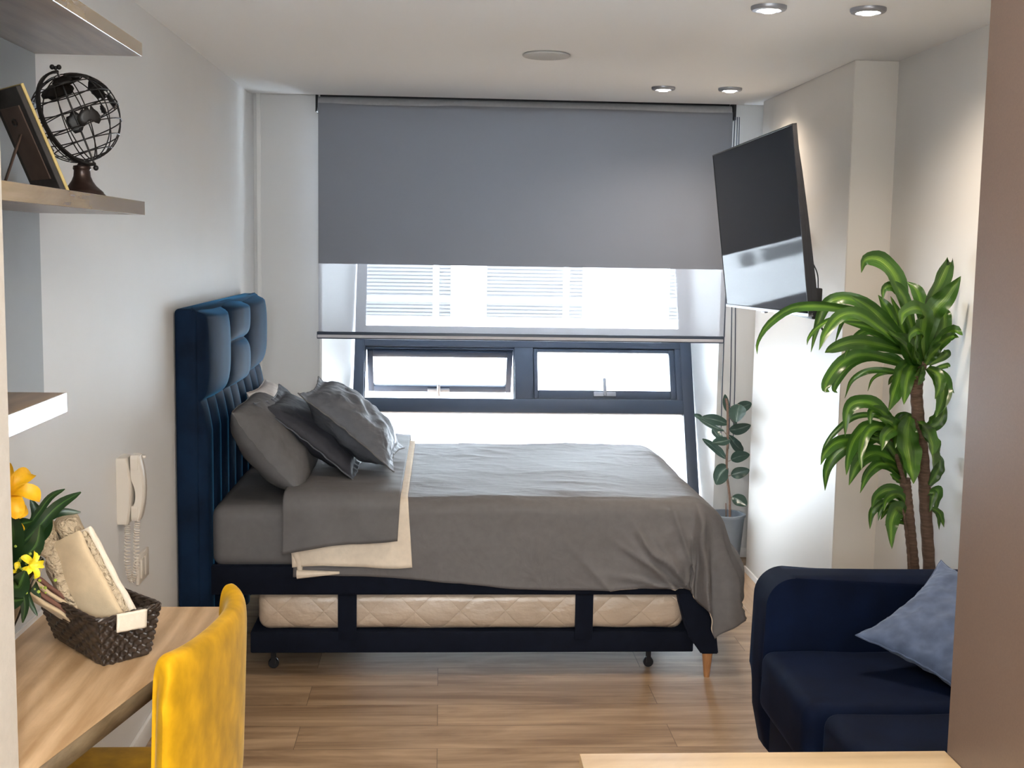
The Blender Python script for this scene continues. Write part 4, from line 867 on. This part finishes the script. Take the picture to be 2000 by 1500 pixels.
XF, YN, YF, ZT = 0.945, 4.475, 5.73, 0.676
def roll(d, R, phi):
    """distance travelled over an edge -> (outward, down)"""
    lim = R * (math.pi / 2 - phi)
    if d <= lim: a = d / R; return R * math.sin(a), R * (1 - math.cos(a))
    a = math.pi / 2 - phi; k = d - lim
    return R * math.sin(a) + k * math.sin(phi), R * (1 - math.cos(a)) + k * math.cos(phi)
def drape(X, b, lift, nlen, R=0.055, phi=0.03):
    """X along the bed; b: distance measured across from the far edge; over both sides"""
    W = YF - YN
    if b < 0: o_, dn = roll(-b, R, phi); return Vector((X, YF + o_, ZT + lift - dn)), (0, 1)
    if b > W: o_, dn = roll(b - W, R, phi); return Vector((X, YN - o_, ZT + lift - dn)), (0, -1)
    return Vector((X, YF - b, ZT + lift)), (0, 0)
def ridge(x): return (1 - abs(x)) ** 3
def duvfn(u, v):
    X0 = -0.535; Lf = XF - X0; a = u * (Lf + 0.43 + 0.025 * math.sin(v * 23))
    W = YF - YN; nl = 0.365 - 0.055 * (1 - sst(-0.3, 0.35, X0 + a)) ; b = -0.30 + (W + 0.30 + nl) * v
    da = max(0, a - Lf); dn = max(0, b - W); df = max(0, -b)
    puff = 0.010 * sst(0, 0.10, min(a, Lf + 0.1 - a) if a < Lf + 0.1 else 0)
    x = X0 + min(a, Lf); y = YF - min(max(b, 0), W); z = ZT + 0.006 + puff * (1 if dn == 0 and df == 0 else 0.6)
    sx = da; sy = dn if dn else -df
    if da or dn or df:
        m = max(dn, df); d = math.hypot(da, m); ca = da / d; sa = m / d
        R = 0.055 * sa ** 2 + 0.14 * ca ** 2; ph = 0.04 * sa ** 2 + 0.32 * ca ** 2
        o_, dr = roll(d, R, ph)
        al = math.atan2(m, da)
        if da and m:
            o_ += (0.050 * ridge(math.sin(al * 5.2 + 0.9)) + 0.022 * math.sin(al * 15 + z * 9) - 0.012) * sst(0.10, 0.42, d) * math.sin(2 * al) ** 0.6
            dr *= 1 + 0.06 * math.sin(2 * al)
        x += o_ * ca; y += (-1 if dn else 1) * o_ * sa; z -= dr
        # bulges and vertical folds on the hanging parts
        h = sst(0.08, 0.40, d)
        if dn and not da:
            k = sst(0.25, 0.93, x)
            y -= h * (0.006 + 0.030 * k * ridge(math.sin(x * 13 + z * 12)) + 0.006 * math.sin(x * 9) + 0.030 * k * k * nz((x * 10 - z * 7, z * 8, 2)))
        if da:
            x += h * (0.018 * math.sin(y * 11 + 1) + 0.014 * nz((y * 9, z * 7, 4)))
            x += 0.022 * sst(0.26, 0.36, d) * (1 - sst(0.36, 0.45, d)) * math.cos(al) ** 2
            x += 0.045 * math.exp(-((y - 5.0) / 0.35) ** 2) * h
    if dn:
        rx, rz = x - 0.985, z - 0.33; rd = math.hypot(rx, rz); th = math.atan2(rz, -rx)
        w8 = sst(0.02, 0.10, rd) * (1 - sst(0.20, 0.46, rd)) * (1 - sst(0.0, 0.22, da))
        y -= w8 * (0.040 * ridge(math.sin(th * 4.1 + 0.5 * nz((x * 8, z * 8, 6)))) + 0.018 * ridge(math.sin(th * 9.3 + 1.1))) ; z += w8 * 0.010 * math.sin(th * 7)
    n1 = nz((x * 3.2 + y * 1.5, y * 5.0, 0.3)); n2 = nz((x * 7 + y * 5, y * 10 - x * 2, 3.3)); n3 = nz((x * 3, y * 3, 9))
    z += 0.005 * n3 + 0.0060 * ridge(n1) * (0.6 + n3) + 0.0035 * ridge(n2) * (0.5 + n3) - 0.004
    y += 0.003 * nz((x * 6, z * 9, 5)); x += 0.003 * nz((y * 8, z * 8, 7))
    return Vector((x, y, z))
dv = thing('duvet', 'grey duvet with turned-back cream lining, hanging over the foot of the bed', 'duvet', (0.2, 5.1, 0.66))
bm = nb(); grid(bm, duvfn, 230, 190)
o = obj('duvet_cover', bm, M['duvet'], dv, recalc=False, mats=[M['duvet'], M['cream']])
def orient(o):
    """make the first big top face point up so the solidify offset goes inwards"""
    me = o.data; up = sum(1 if p.normal.z > 0 else -1 for p in me.polygons if abs(p.normal.z) > 0.8)
    if up < 0: me.flip_normals()
for q in (o,): orient(q)
mod_solid(o, 0.004, -1, 0, 1)
def flapfn(x0, x1, lift, out, zl, zr, seed, puff=0.0, skew=(0, 0)):
    W = YF - YN
    def fn(u, v):
        tot = 0.26; zlow = zl + (zr - zl) * u; nl = ZT + lift - zlow + 0.045
        b = -tot + (W + tot + nl) * v
        t = max(0, b - W) / nl
        xl = x0 + skew[0] * t; xr = x1 + skew[1] * t
        X = xl + (xr - xl) * u
        p, (sx, sy) = drape(X, b, lift, nl, 0.06, 0.02)
        p.y += out * sy; e = sst(0, 0.22, u) * sst(0, 0.22, 1 - u)
        p.z += puff * e * (1 if sy == 0 else 0.3)
        p.y -= puff * e * (1 if sy < 0 else 0) * 0.8
        p.z += 0.004 * ridge(nz((X * 5 + seed, p.y * 9, 1))) + 0.003 * nz((X * 9, p.y * 9, seed))
        if sy < 0: p.y -= 0.006 * nz((X * 10 + seed, p.z * 9, seed)) + 0.004 * math.sin(X * 30 + p.z * 14 + seed) * sst(0, 1, t) ; p.z += 0.005 * math.sin(X * 14 + seed) * t
        return p
    return fn
bm = nb(); grid(bm, flapfn(-0.552, -0.118, 0.020, 0.018, 0.452, 0.452, 1.0, 0.014, (0.015, 0.020)), 60, 130)
o = obj('turned_back_lining', bm, M['cream'], dv, recalc=False, label='cream lining of the turned-back duvet'); orient(o); mod_solid(o, 0.014, -1)
# rolled fold edge at the head end, joining lining and cover
bm = nb(); pts = []
for k in range(80):
    v = k / 79; b = -0.24 + (YF - YN + 0.24 + 0.305) * v
    p, s = drape(-0.545, b, 0.010, 1, 0.06, 0.02); p.y += 0.008 * s[1]
    if s[1] < 0: p.x += 0.035 * sst(0.12, 0.28, b - (YF - YN)) ** 2
    pts.append(p + Vector((0, 0, 0.002 * math.sin(k))))
tube(bm, pts, [0.013 + 0.004 * math.sin(k * 0.37) for k in range(80)], 14)
obj('fold_edge', bm, M['cream'], dv, label='cream fold edge')
bm = nb(); lo = [drape(-0.52 + 0.155 * k / 12, (YF - YN) + 0.298 - 0.0005 * k, 0.006, 1, 0.055, 0.03)[0] + Vector((0, -0.016, 0)) for k in range(13)]
tube(bm, lo, [0.014 * (1 - k / 14) + 0.003 for k in range(13)], 10); obj('hem', bm, M['cream'], dv, label='cream lower hem')
bm = nb(); grid(bm, flapfn(-0.566, -0.140, 0.046, 0.048, 0.512, 0.560, 7.0, 0.006, (-0.004, -0.012)), 60, 130)
o = obj('top_sheet', bm, M['sheet'], recalc=False); orient(o); mod_solid(o, 0.004, -1); tag(o, 'grey top sheet folded back over the cream duvet lining', 'bed sheet')

# ================================================================== PILLOWS
def pillow(name, label, cat, c, ux, uy, w, h, t, m, flange=0.0, seed=0, ear=0.10, wr=0.006, parent_m=None, group=None, sag=0.0):
    c = Vector(c); ux = Vector(ux).normalized(); uy = Vector(uy); uy = (uy - ux * uy.dot(ux)).normalized(); n = ux.cross(uy).normalized()
    root = thing(name, label, cat, tuple(c), group)
    N = 72
    def shape(u, v, side):
        a, b = u * 2 - 1, v * 2 - 1
        k = 1 + ear * (abs(a) ** 3 * abs(b) ** 3) - 0.05 * ((1 - abs(a)) * abs(b) ** 4 + (1 - abs(b)) * abs(a) ** 4)
        fa, fb = 1 + 2 * flange / w, 1 + 2 * flange / h
        p = c + ux * (a * w / 2 * k * fa) + uy * (b * h / 2 * k * fb)
        ia, ib = min(1, abs(a) * fa), min(1, abs(b) * fb)
        th = max(0, (1 - ia ** 2.6) * (1 - ib ** 2.6)) ** 0.55
        edge = (1 - th)
        wrk = wr * (nz((a * 3.2 + seed, b * 3.2, side * 3)) + 0.6 * ridge(nz((a * 5 + b * 3 + seed, (b - a) * 6, side))) * edge + 0.5 * nz((a * 9, b * 9, seed)) * edge)
        pinch = 0.0015 * math.sin(b * 21 + seed) * abs(a) ** 6 + 0.0015 * math.sin(a * 23) * abs(b) ** 6
        z = side * (t / 2 * th + 0.0018) + wrk * (0.35 + th) + pinch
        z -= sag * (b * b)
        return p + n * z
    bm = nb()
    A = grid(bm, lambda u, v: shape(u, v, 1), N, N); B = grid(bm, lambda u, v: shape(u, v, -1), N, N)
    def border(V): return [V[i][0] for i in range(N)] + [V[N][j] for j in range(N)] + [V[i][N] for i in range(N, 0, -1)] + [V[0][j] for j in range(N, 0, -1)]
    a, b = border(A), border(B)
    for i in range(len(a)): bm.faces.new((a[i], a[(i + 1) % len(a)], b[(i + 1) % len(a)], b[i]))
    obj('cushion_body', bm, m, root, ang=80)
    # piping / seam along the edge
    bm = nb(); pts = []
    for k in range(4):
        for i in range(28):
            f = i / 28; u, v = ((f, 0), (1, f), (1 - f, 1), (0, 1 - f))[k]
            pts.append((shape(u, v, 1) + shape(u, v, -1)) / 2)
    tube(bm, pts, 0.0028, 6, closed=True); obj('seam', bm, parent_m or m, root)
    return root
pillow('pillow', 'plump mid grey pillow leaning on the headboard, nearest to the desk', 'pillow', (-0.655, 4.80, 0.845), (0, 1, 0), (-0.25, 0, 0.30), 0.66, 0.40, 0.20, M['pilgrey'], 0, 2, -0.06, 0.008, sag=-0.012)
pillow('pillow', 'pale pillow on the window side of the bed, mostly hidden', 'pillow', (-0.715, 5.47, 0.835), (0, 1, 0), (-0.22, 0, 0.30), 0.52, 0.36, 0.16, M['pilwhite'], 0, 4, 0.04, 0.008)
pillow('sham_pillow', 'dark charcoal sham pillow between the plump pillow and the creased slate one', 'pillow', (-0.500, 4.90, 0.868), (0.04, 1, 0.02), (-0.40, 0, 0.31), 0.46, 0.40, 0.11, M['pildark'], 0.028, 8, 0.10, 0.009, M['pilslate'])
pillow('sham_pillow', 'creased slate grey sham pillow, front one of the pile', 'pillow', (-0.350, 4.91, 0.905), (0.05, 1, 0.02), (-0.40, 0, 0.325), 0.44, 0.40, 0.18, M['pilslate'], 0.018, 12, 0.09, 0.014, M['pilgrey'])

# ================================================================== TELEVISION
tvc = Vector((1.161, 4.50, 1.714))
wv = Vector((-0.012, 1, -0.018)).normalized(); uv_ = Vector((-0.078, 0, 0.617)); uv_ = (uv_ - wv * uv_.dot(wv)).normalized()
nv = uv_.cross(wv).normalized()
if nv.x > 0: nv = -nv
MT = Matrix(((wv.x, uv_.x, nv.x, tvc.x), (wv.y, uv_.y, nv.y, tvc.y), (wv.z, uv_.z, nv.z, tvc.z), (0, 0, 0, 1)))
tv = thing('television', 'flat black television tilted down on a wall mount, window reflected in its screen', 'television', tuple(tvc))
obj('screen', bx((-0.550, -0.306, -0.0035), (0.550, 0.308, 0.0), 0.001, 1, MT), M['screen'], tv)
fr = nb()
for a in (((-0.555, -0.314, -0.014), (-0.550, 0.312, 0.0015)), ((0.550, -0.314, -0.014), (0.555, 0.312, 0.0015)), ((-0.555, 0.308, -0.014), (0.555, 0.313, 0.0015))): box(fr, *a, 0.0008, 1, MT)
obj('bezel', fr, M['black'], tv)
obj('lower_trim', bx((-0.555, -0.317, -0.014), (0.555, -0.306, 0.003), 0.001, 1, MT), M['steel'], tv, label='thin silver lower trim')
obj('sensor_tab', bx((-0.022, -0.325, -0.012), (0.022, -0.316, 0.001), 0.002, 2, MT), M['steel'], tv)
bm = nb()
prof = [(0, 0.311, -0.009), (0, 0.16, -0.020), (0, 0.0, -0.027), (0, -0.22, -0.034), (0, -0.30, -0.034)]
a = [bm.verts.new(MT @ Vector((-0.552, y, z))) for _, y, z in prof] + [bm.verts.new(MT @ Vector((-0.552, -0.312, -0.004))), bm.verts.new(MT @ Vector((-0.552, 0.311, -0.004)))]
b = [bm.verts.new(MT @ Vector((0.552, y, z))) for _, y, z in prof] + [bm.verts.new(MT @ Vector((0.552, -0.312, -0.004))), bm.verts.new(MT @ Vector((0.552, 0.311, -0.004)))]
bm.faces.new(a); bm.faces.new(b[::-1])
for i in range(len(a)): bm.faces.new((a[i], b[i], b[(i + 1) % len(a)], a[(i + 1) % len(a)]))
obj('rear_housing', bm, M['black'], tv)
mt = thing('television_mount', 'black articulated wall bracket with cable box behind the television', 'wall mount', (WC, 5.3, 1.65))
obj('wall_plate', bx((WC - 0.022, 5.22, 1.55), (WC, 5.38, 1.86), 0.003, 2), M['black'], mt)
for z in (1.62, 1.75):
    bm = nb()
    for (xa, ya), (xb, yb) in (((1.54, 5.30), (1.36, 4.98)), ((1.36, 4.98), (1.235, 4.62))):
        d = Vector((xb - xa, yb - ya, 0)).normalized(); n = Vector((-d.y, d.x, 0)) * 0.018
        poly_ = [Vector((xa, ya, 0)) + n, Vector((xa, ya, 0)) - n, Vector((xb, yb, 0)) - n, Vector((xb, yb, 0)) + n]
        prism(bm, [(p.x, p.y) for p in poly_], z + (0.012 if xa < 1.5 else 0), z + 0.03 + (0.012 if xa < 1.5 else 0))
    obj('arm', bm, M['black'], mt)
obj('tilt_bracket', bx((1.212, 4.45, 1.50), (1.236, 4.66, 1.88), 0.003, 2), M['black'], mt)
cb = obj('cable_box', bx((1.235, 4.00, 1.398), (1.268, 4.30, 1.502), 0.004, 2), M['black'], mt)
bm = nb(); tube(bm, catmull([(1.262, 4.02, 1.40), (1.270, 4.01, 1.375), (1.285, 4.02, 1.352), (1.290, 4.03, 1.335)], 14), 0.0035, 8); obj('cable', bm, M['black'], cb)
bm = nb(); tube(bm, catmull([(1.255, 4.01, 1.498), (1.250, 4.01, 1.55), (1.228, 4.02, 1.60)], 12), 0.002, 6); obj('cable', bm, M['black'], cb)

# ================================================================== SOFA
sf = thing('sofa', 'low navy velvet sofa with rounded arm along the right wall', 'sofa', (1.34, 2.65, 0))
def armprof(x0, x1, z0, z1, r, n=10):
    P = [(x1, z0), (x1, z1)]
    for k in range(n + 1):
        a = math.pi / 2 + (math.pi / 2) * k / n; P.append((x0 + r + r * math.cos(a), z1 - r + r * math.sin(a)))
    P += [(x0 - 0.006, z0 + 0.26), (x0 - 0.003, z0 + 0.14), (x0 + 0.02, z0 + 0.03), (x0 + 0.045, z0)]
    return P
def extr(P, y0, y1, r=0.02):
    bm = nb(); n = len(P)
    a = [bm.verts.new((x, y0, z)) for x, z in P]; b = [bm.verts.new((x, y1, z)) for x, z in P]
    f1 = bm.faces.new(a); f2 = bm.faces.new(b[::-1])
    for i in range(n): bm.faces.new((a[i], b[i], b[(i + 1) % n], a[(i + 1) % n]))
    es = list(f1.edges) + list(f2.edges)
    bmesh.ops.bevel(bm, geom=es, offset=r, segments=5, profile=0.5, affect='EDGES'); return bm
obj('arm', extr(armprof(0.968, 1.70, 0.10, 0.662, 0.085), 3.455, 3.60, 0.045), M['sofa'], sf, ang=50)
obj('arm', extr(armprof(0.968, 1.70, 0.10, 0.662, 0.085), 1.76, 1.93, 0.03), M['sofa'], sf, ang=50)
obj('backrest', bx((1.50, 1.93, 0.10), (1.715, 3.445, 0.700), 0.05, 5), M['sofa'], sf, ang=50)
obj('seat_base', bx((0.985, 1.93, 0.09), (1.50, 3.445, 0.27), 0.02, 3), M['sofa'], sf, ang=50)
for y0, y1, x0 in ((2.985, 3.445, 0.950), (2.455, 2.965, 0.985), (1.935, 2.44, 0.985)):
    obj('seat_cushion', softbox((x0, y0, 0.272), (1.505, y1, 0.452), 0.035, 5, 0.006, 5, 3, y0), M['sofa'], sf, ang=60)
for x in (1.06, 1.62):
    for y in (1.85, 3.53):
        bm = nb(); lathe(bm, [(0, 0), (0.014, 0), (0.022, 0.10), (0, 0.10)], 16, (x, y, 0)); obj('leg', bm, M['legwood'], sf)
e1 = Vector((0.60, -0.74, -0.27)).normalized(); e2 = Vector((0.285, 0.13, 0.125)).normalized()
Lc = Vector((1.172, 3.27, 0.562))
pillow('throw_pillow', 'blue-grey velvet throw pillow standing on its corner on the navy sofa', 'cushion', Lc + e1 * 0.20 + e2 * 0.19, e1, e2, 0.37, 0.36, 0.13, M['bluecush'], 0.0, 21, 0.13, 0.012)

# ================================================================== PEOPLE-HEIGHT CABINET PANEL AND COUNTER
pn = obj('cabinet_panel', bx((0.741, 0.55, 0.0), (0.775, 1.662, ZC - 0.002), 0.001, 1), M['brown']); tag(pn, 'tall brown laminate cabinet side panel filling the right edge', 'cabinet panel')
ct = thing('kitchen_counter', 'pale oak counter corner in front of the sofa, meeting the brown panel', 'counter', (0.47, 1.2, 0))
obj('countertop', bx((0.204, 0.75, 0.862), (0.7405, 1.668, 0.90), 0.0015, 2), M['counter'], ct)
obj('cabinet_body', bx((0.26, 0.80, 0.0), (0.74, 1.62, 0.862), 0.002, 1), M['white'], ct)

# ================================================================== PLANTS
dr = thing('dracaena_plant', 'tall corn plant with yellow-striped arching leaves on two brown canes behind the sofa', 'plant', (1.56, 3.92, 0))
def pot(name, c, r0, r1, h, m, parent):
    bm = nb(); lathe(bm, [(0, 0), (r0, 0), (r1, h), (r1 + 0.006, h), (r1 + 0.006, h + 0.012), (r1 - 0.008, h + 0.012), (r1 - 0.012, h - 0.04), (0, h - 0.04)], 40, c)
    obj(name, bm, m, parent)
    bm = nb()
    def f(u, v):
        a = 2 * math.pi * u; r = (r1 - 0.012) * v; p = Vector((c[0] + r * math.cos(a), c[1] + r * math.sin(a), c[2] + h - 0.025)); p.z += 0.012 * nz(p * 45) ; return p
    grid(bm, f, 48, 14, close_u=True); o = obj('soil', bm, M['soil'], parent); return o
pot('pot', (1.585, 3.86, 0), 0.10, 0.125, 0.30, M['pot'], dr)
def bark(pts, r, m, name='cane', rings=True):
    bm = nb(); P = catmull(pts, 90); rr = [r * (1 + (0.05 * math.sin(i * 1.7) + 0.03 * nz((i * 0.3, 1, 1)) if rings else 0.06 * nz((i * 0.2, r * 90, 1)))) for i in range(91)]
    tube(bm, P, rr, 18); return obj(name, bm, m, dr if rings else rb)
T1, T1B, T2, T3 = DATA['T1'], DATA['T1B'], DATA['T2'], DATA['T3']
bark([(1.612, 3.90, 0.28)] + T1, 0.0185, M['bark'], 'cane'); bark([(1.665, 3.90, 0.28)] + T2, 0.0205, M['bark'], 'cane')
bark(T1B, 0.0075, M['bark'], 'shoot'); bark(T3, 0.005, M['bark'], 'shoot')
for k, n in (('top', 'foliage'), ('mid', 'foliage'), ('low', 'foliage')):
    rj = random.Random(k); LL = [(w_ * 1.10 + 0.004, p) for w_, p in DATA['DRAC'][k]]
    for w_, p in DATA['DRAC'][k]:                      # a second, slimmer leaf beside most of the large ones
        j = Vector((rj.uniform(-0.03, 0.03), rj.uniform(-0.05, 0.06), rj.uniform(-0.035, 0.03))); m_ = len(p) - 1; s_ = rj.uniform(0.62, 0.92)
        b_ = Vector(p[0]); q_ = [b_ + (Vector(c_) - b_) * s_ + j * (i_ / m_) for i_, c_ in enumerate(p)]
        for v_ in q_: v_.x = min(v_.x, 1.685)
        LL.append((w_ * 0.72 + 0.003, q_))
    foliage(n, LL, M['drac'], dr, 0.25, 'blade', 20)
rb = thing('rubber_plant', 'small rubber plant with dark oval leaves in a blue-grey pot by the window', 'plant', (1.47, 6.09, 0))
pot('pot', (1.478, 6.10, 0), 0.072, 0.095, 0.262, M['pot'], rb)
bark([(1.494, 6.09, 0.20)] + DATA['RST'], 0.0065, M['bark2'], 'stem', False)
bark([(1.482, 6.10, 0.22), (1.476, 6.09, 0.27), (1.470, 6.08, 0.33)], 0.003, M['bark2'], 'stem', False)
foliage('foliage', [(w_ * 1.3, p) for w_, p in DATA['RUBBER']], M['rubber'], rb, 0.22, 'oval', 12)
stem = catmull(DATA['RST'], 30)
for w_, pts in DATA['RUBBER']:
    p = Vector(pts[0]); q = min(stem, key=lambda s: (s - p).length + max(0, s.z - p.z) * 2)
    bm = nb(); tube(bm, [q, q.lerp(p, 0.5) + Vector((0, 0, -0.004)), p], 0.0018, 6); obj('leaf_stalk', bm, M['bark2'], rb)

# ================================================================== OUTSIDE
bd = thing('building_opposite', 'white building with louvred windows seen through the sheer blind', 'building', (1.0, 14.0, -8))
YO = 14.0
wins = [(-2.35, -1.25, -1.55), (-0.92, 0.14, -0.10), (0.48, 1.66, 1.40), (2.60, 3.75, 3.5), (4.3, 5.4, 5.2)]
obj('wall', bx((-7, YO + 0.06, -8), (9, YO + 0.3, 9)), M['facade'], bd)
bm = nb()
xs = -7
for x0, x1, mx_ in wins:
    box(bm, (xs, YO, -8), (x0, YO + 0.06, 9)); box(bm, (x0, YO, -8), (x1, YO + 0.06, 0.78)); box(bm, (x0, YO, 2.6), (x1, YO + 0.06, 9)); xs = x1
box(bm, (xs, YO, -8), (9, YO + 0.06, 9)); obj('wall_face', bm, M['facade'], bd)
for x0, x1, mx_ in wins:
    f = nb(); t = 0.035
    for a in ((x0, x0 + t, 0.78, 2.6), (x1 - t, x1, 0.78, 2.6), (x0, x1, 0.78, 0.82), (x0, x1, 0.985, 1.05), (x0, x1, 2.55, 2.6), (mx_, mx_ + 0.07, 0.781, 2.599)): box(f, (a[0], YO + 0.005 + (0.004 if a[0] == mx_ else 0) + (0.002 if a[3] - a[2] > 1 else 0), a[2]), (a[1], YO + 0.05, a[3]))
    fo_ = obj('window', f, M['facade'], bd)
    g = nb(); box(g, (x0, YO + 0.052, 0.78), (x1, YO + 0.059, 2.6)); obj('recess', g, M['louvredark'], fo_)
    g = nb(); z = 0.83
    while z < 2.55:
        box(g, (x0, YO + 0.030, z), (x1, YO + 0.046, z + 0.026)); z += 0.042
    obj('louvres', g, M['louvre'] if x0 > 2 else M['louvre2'], fo_)
gr = obj('ground', bx((-30, 8.0, -8.2), (30, 60, -8)), M['ground']); gr['kind'] = 'structure'
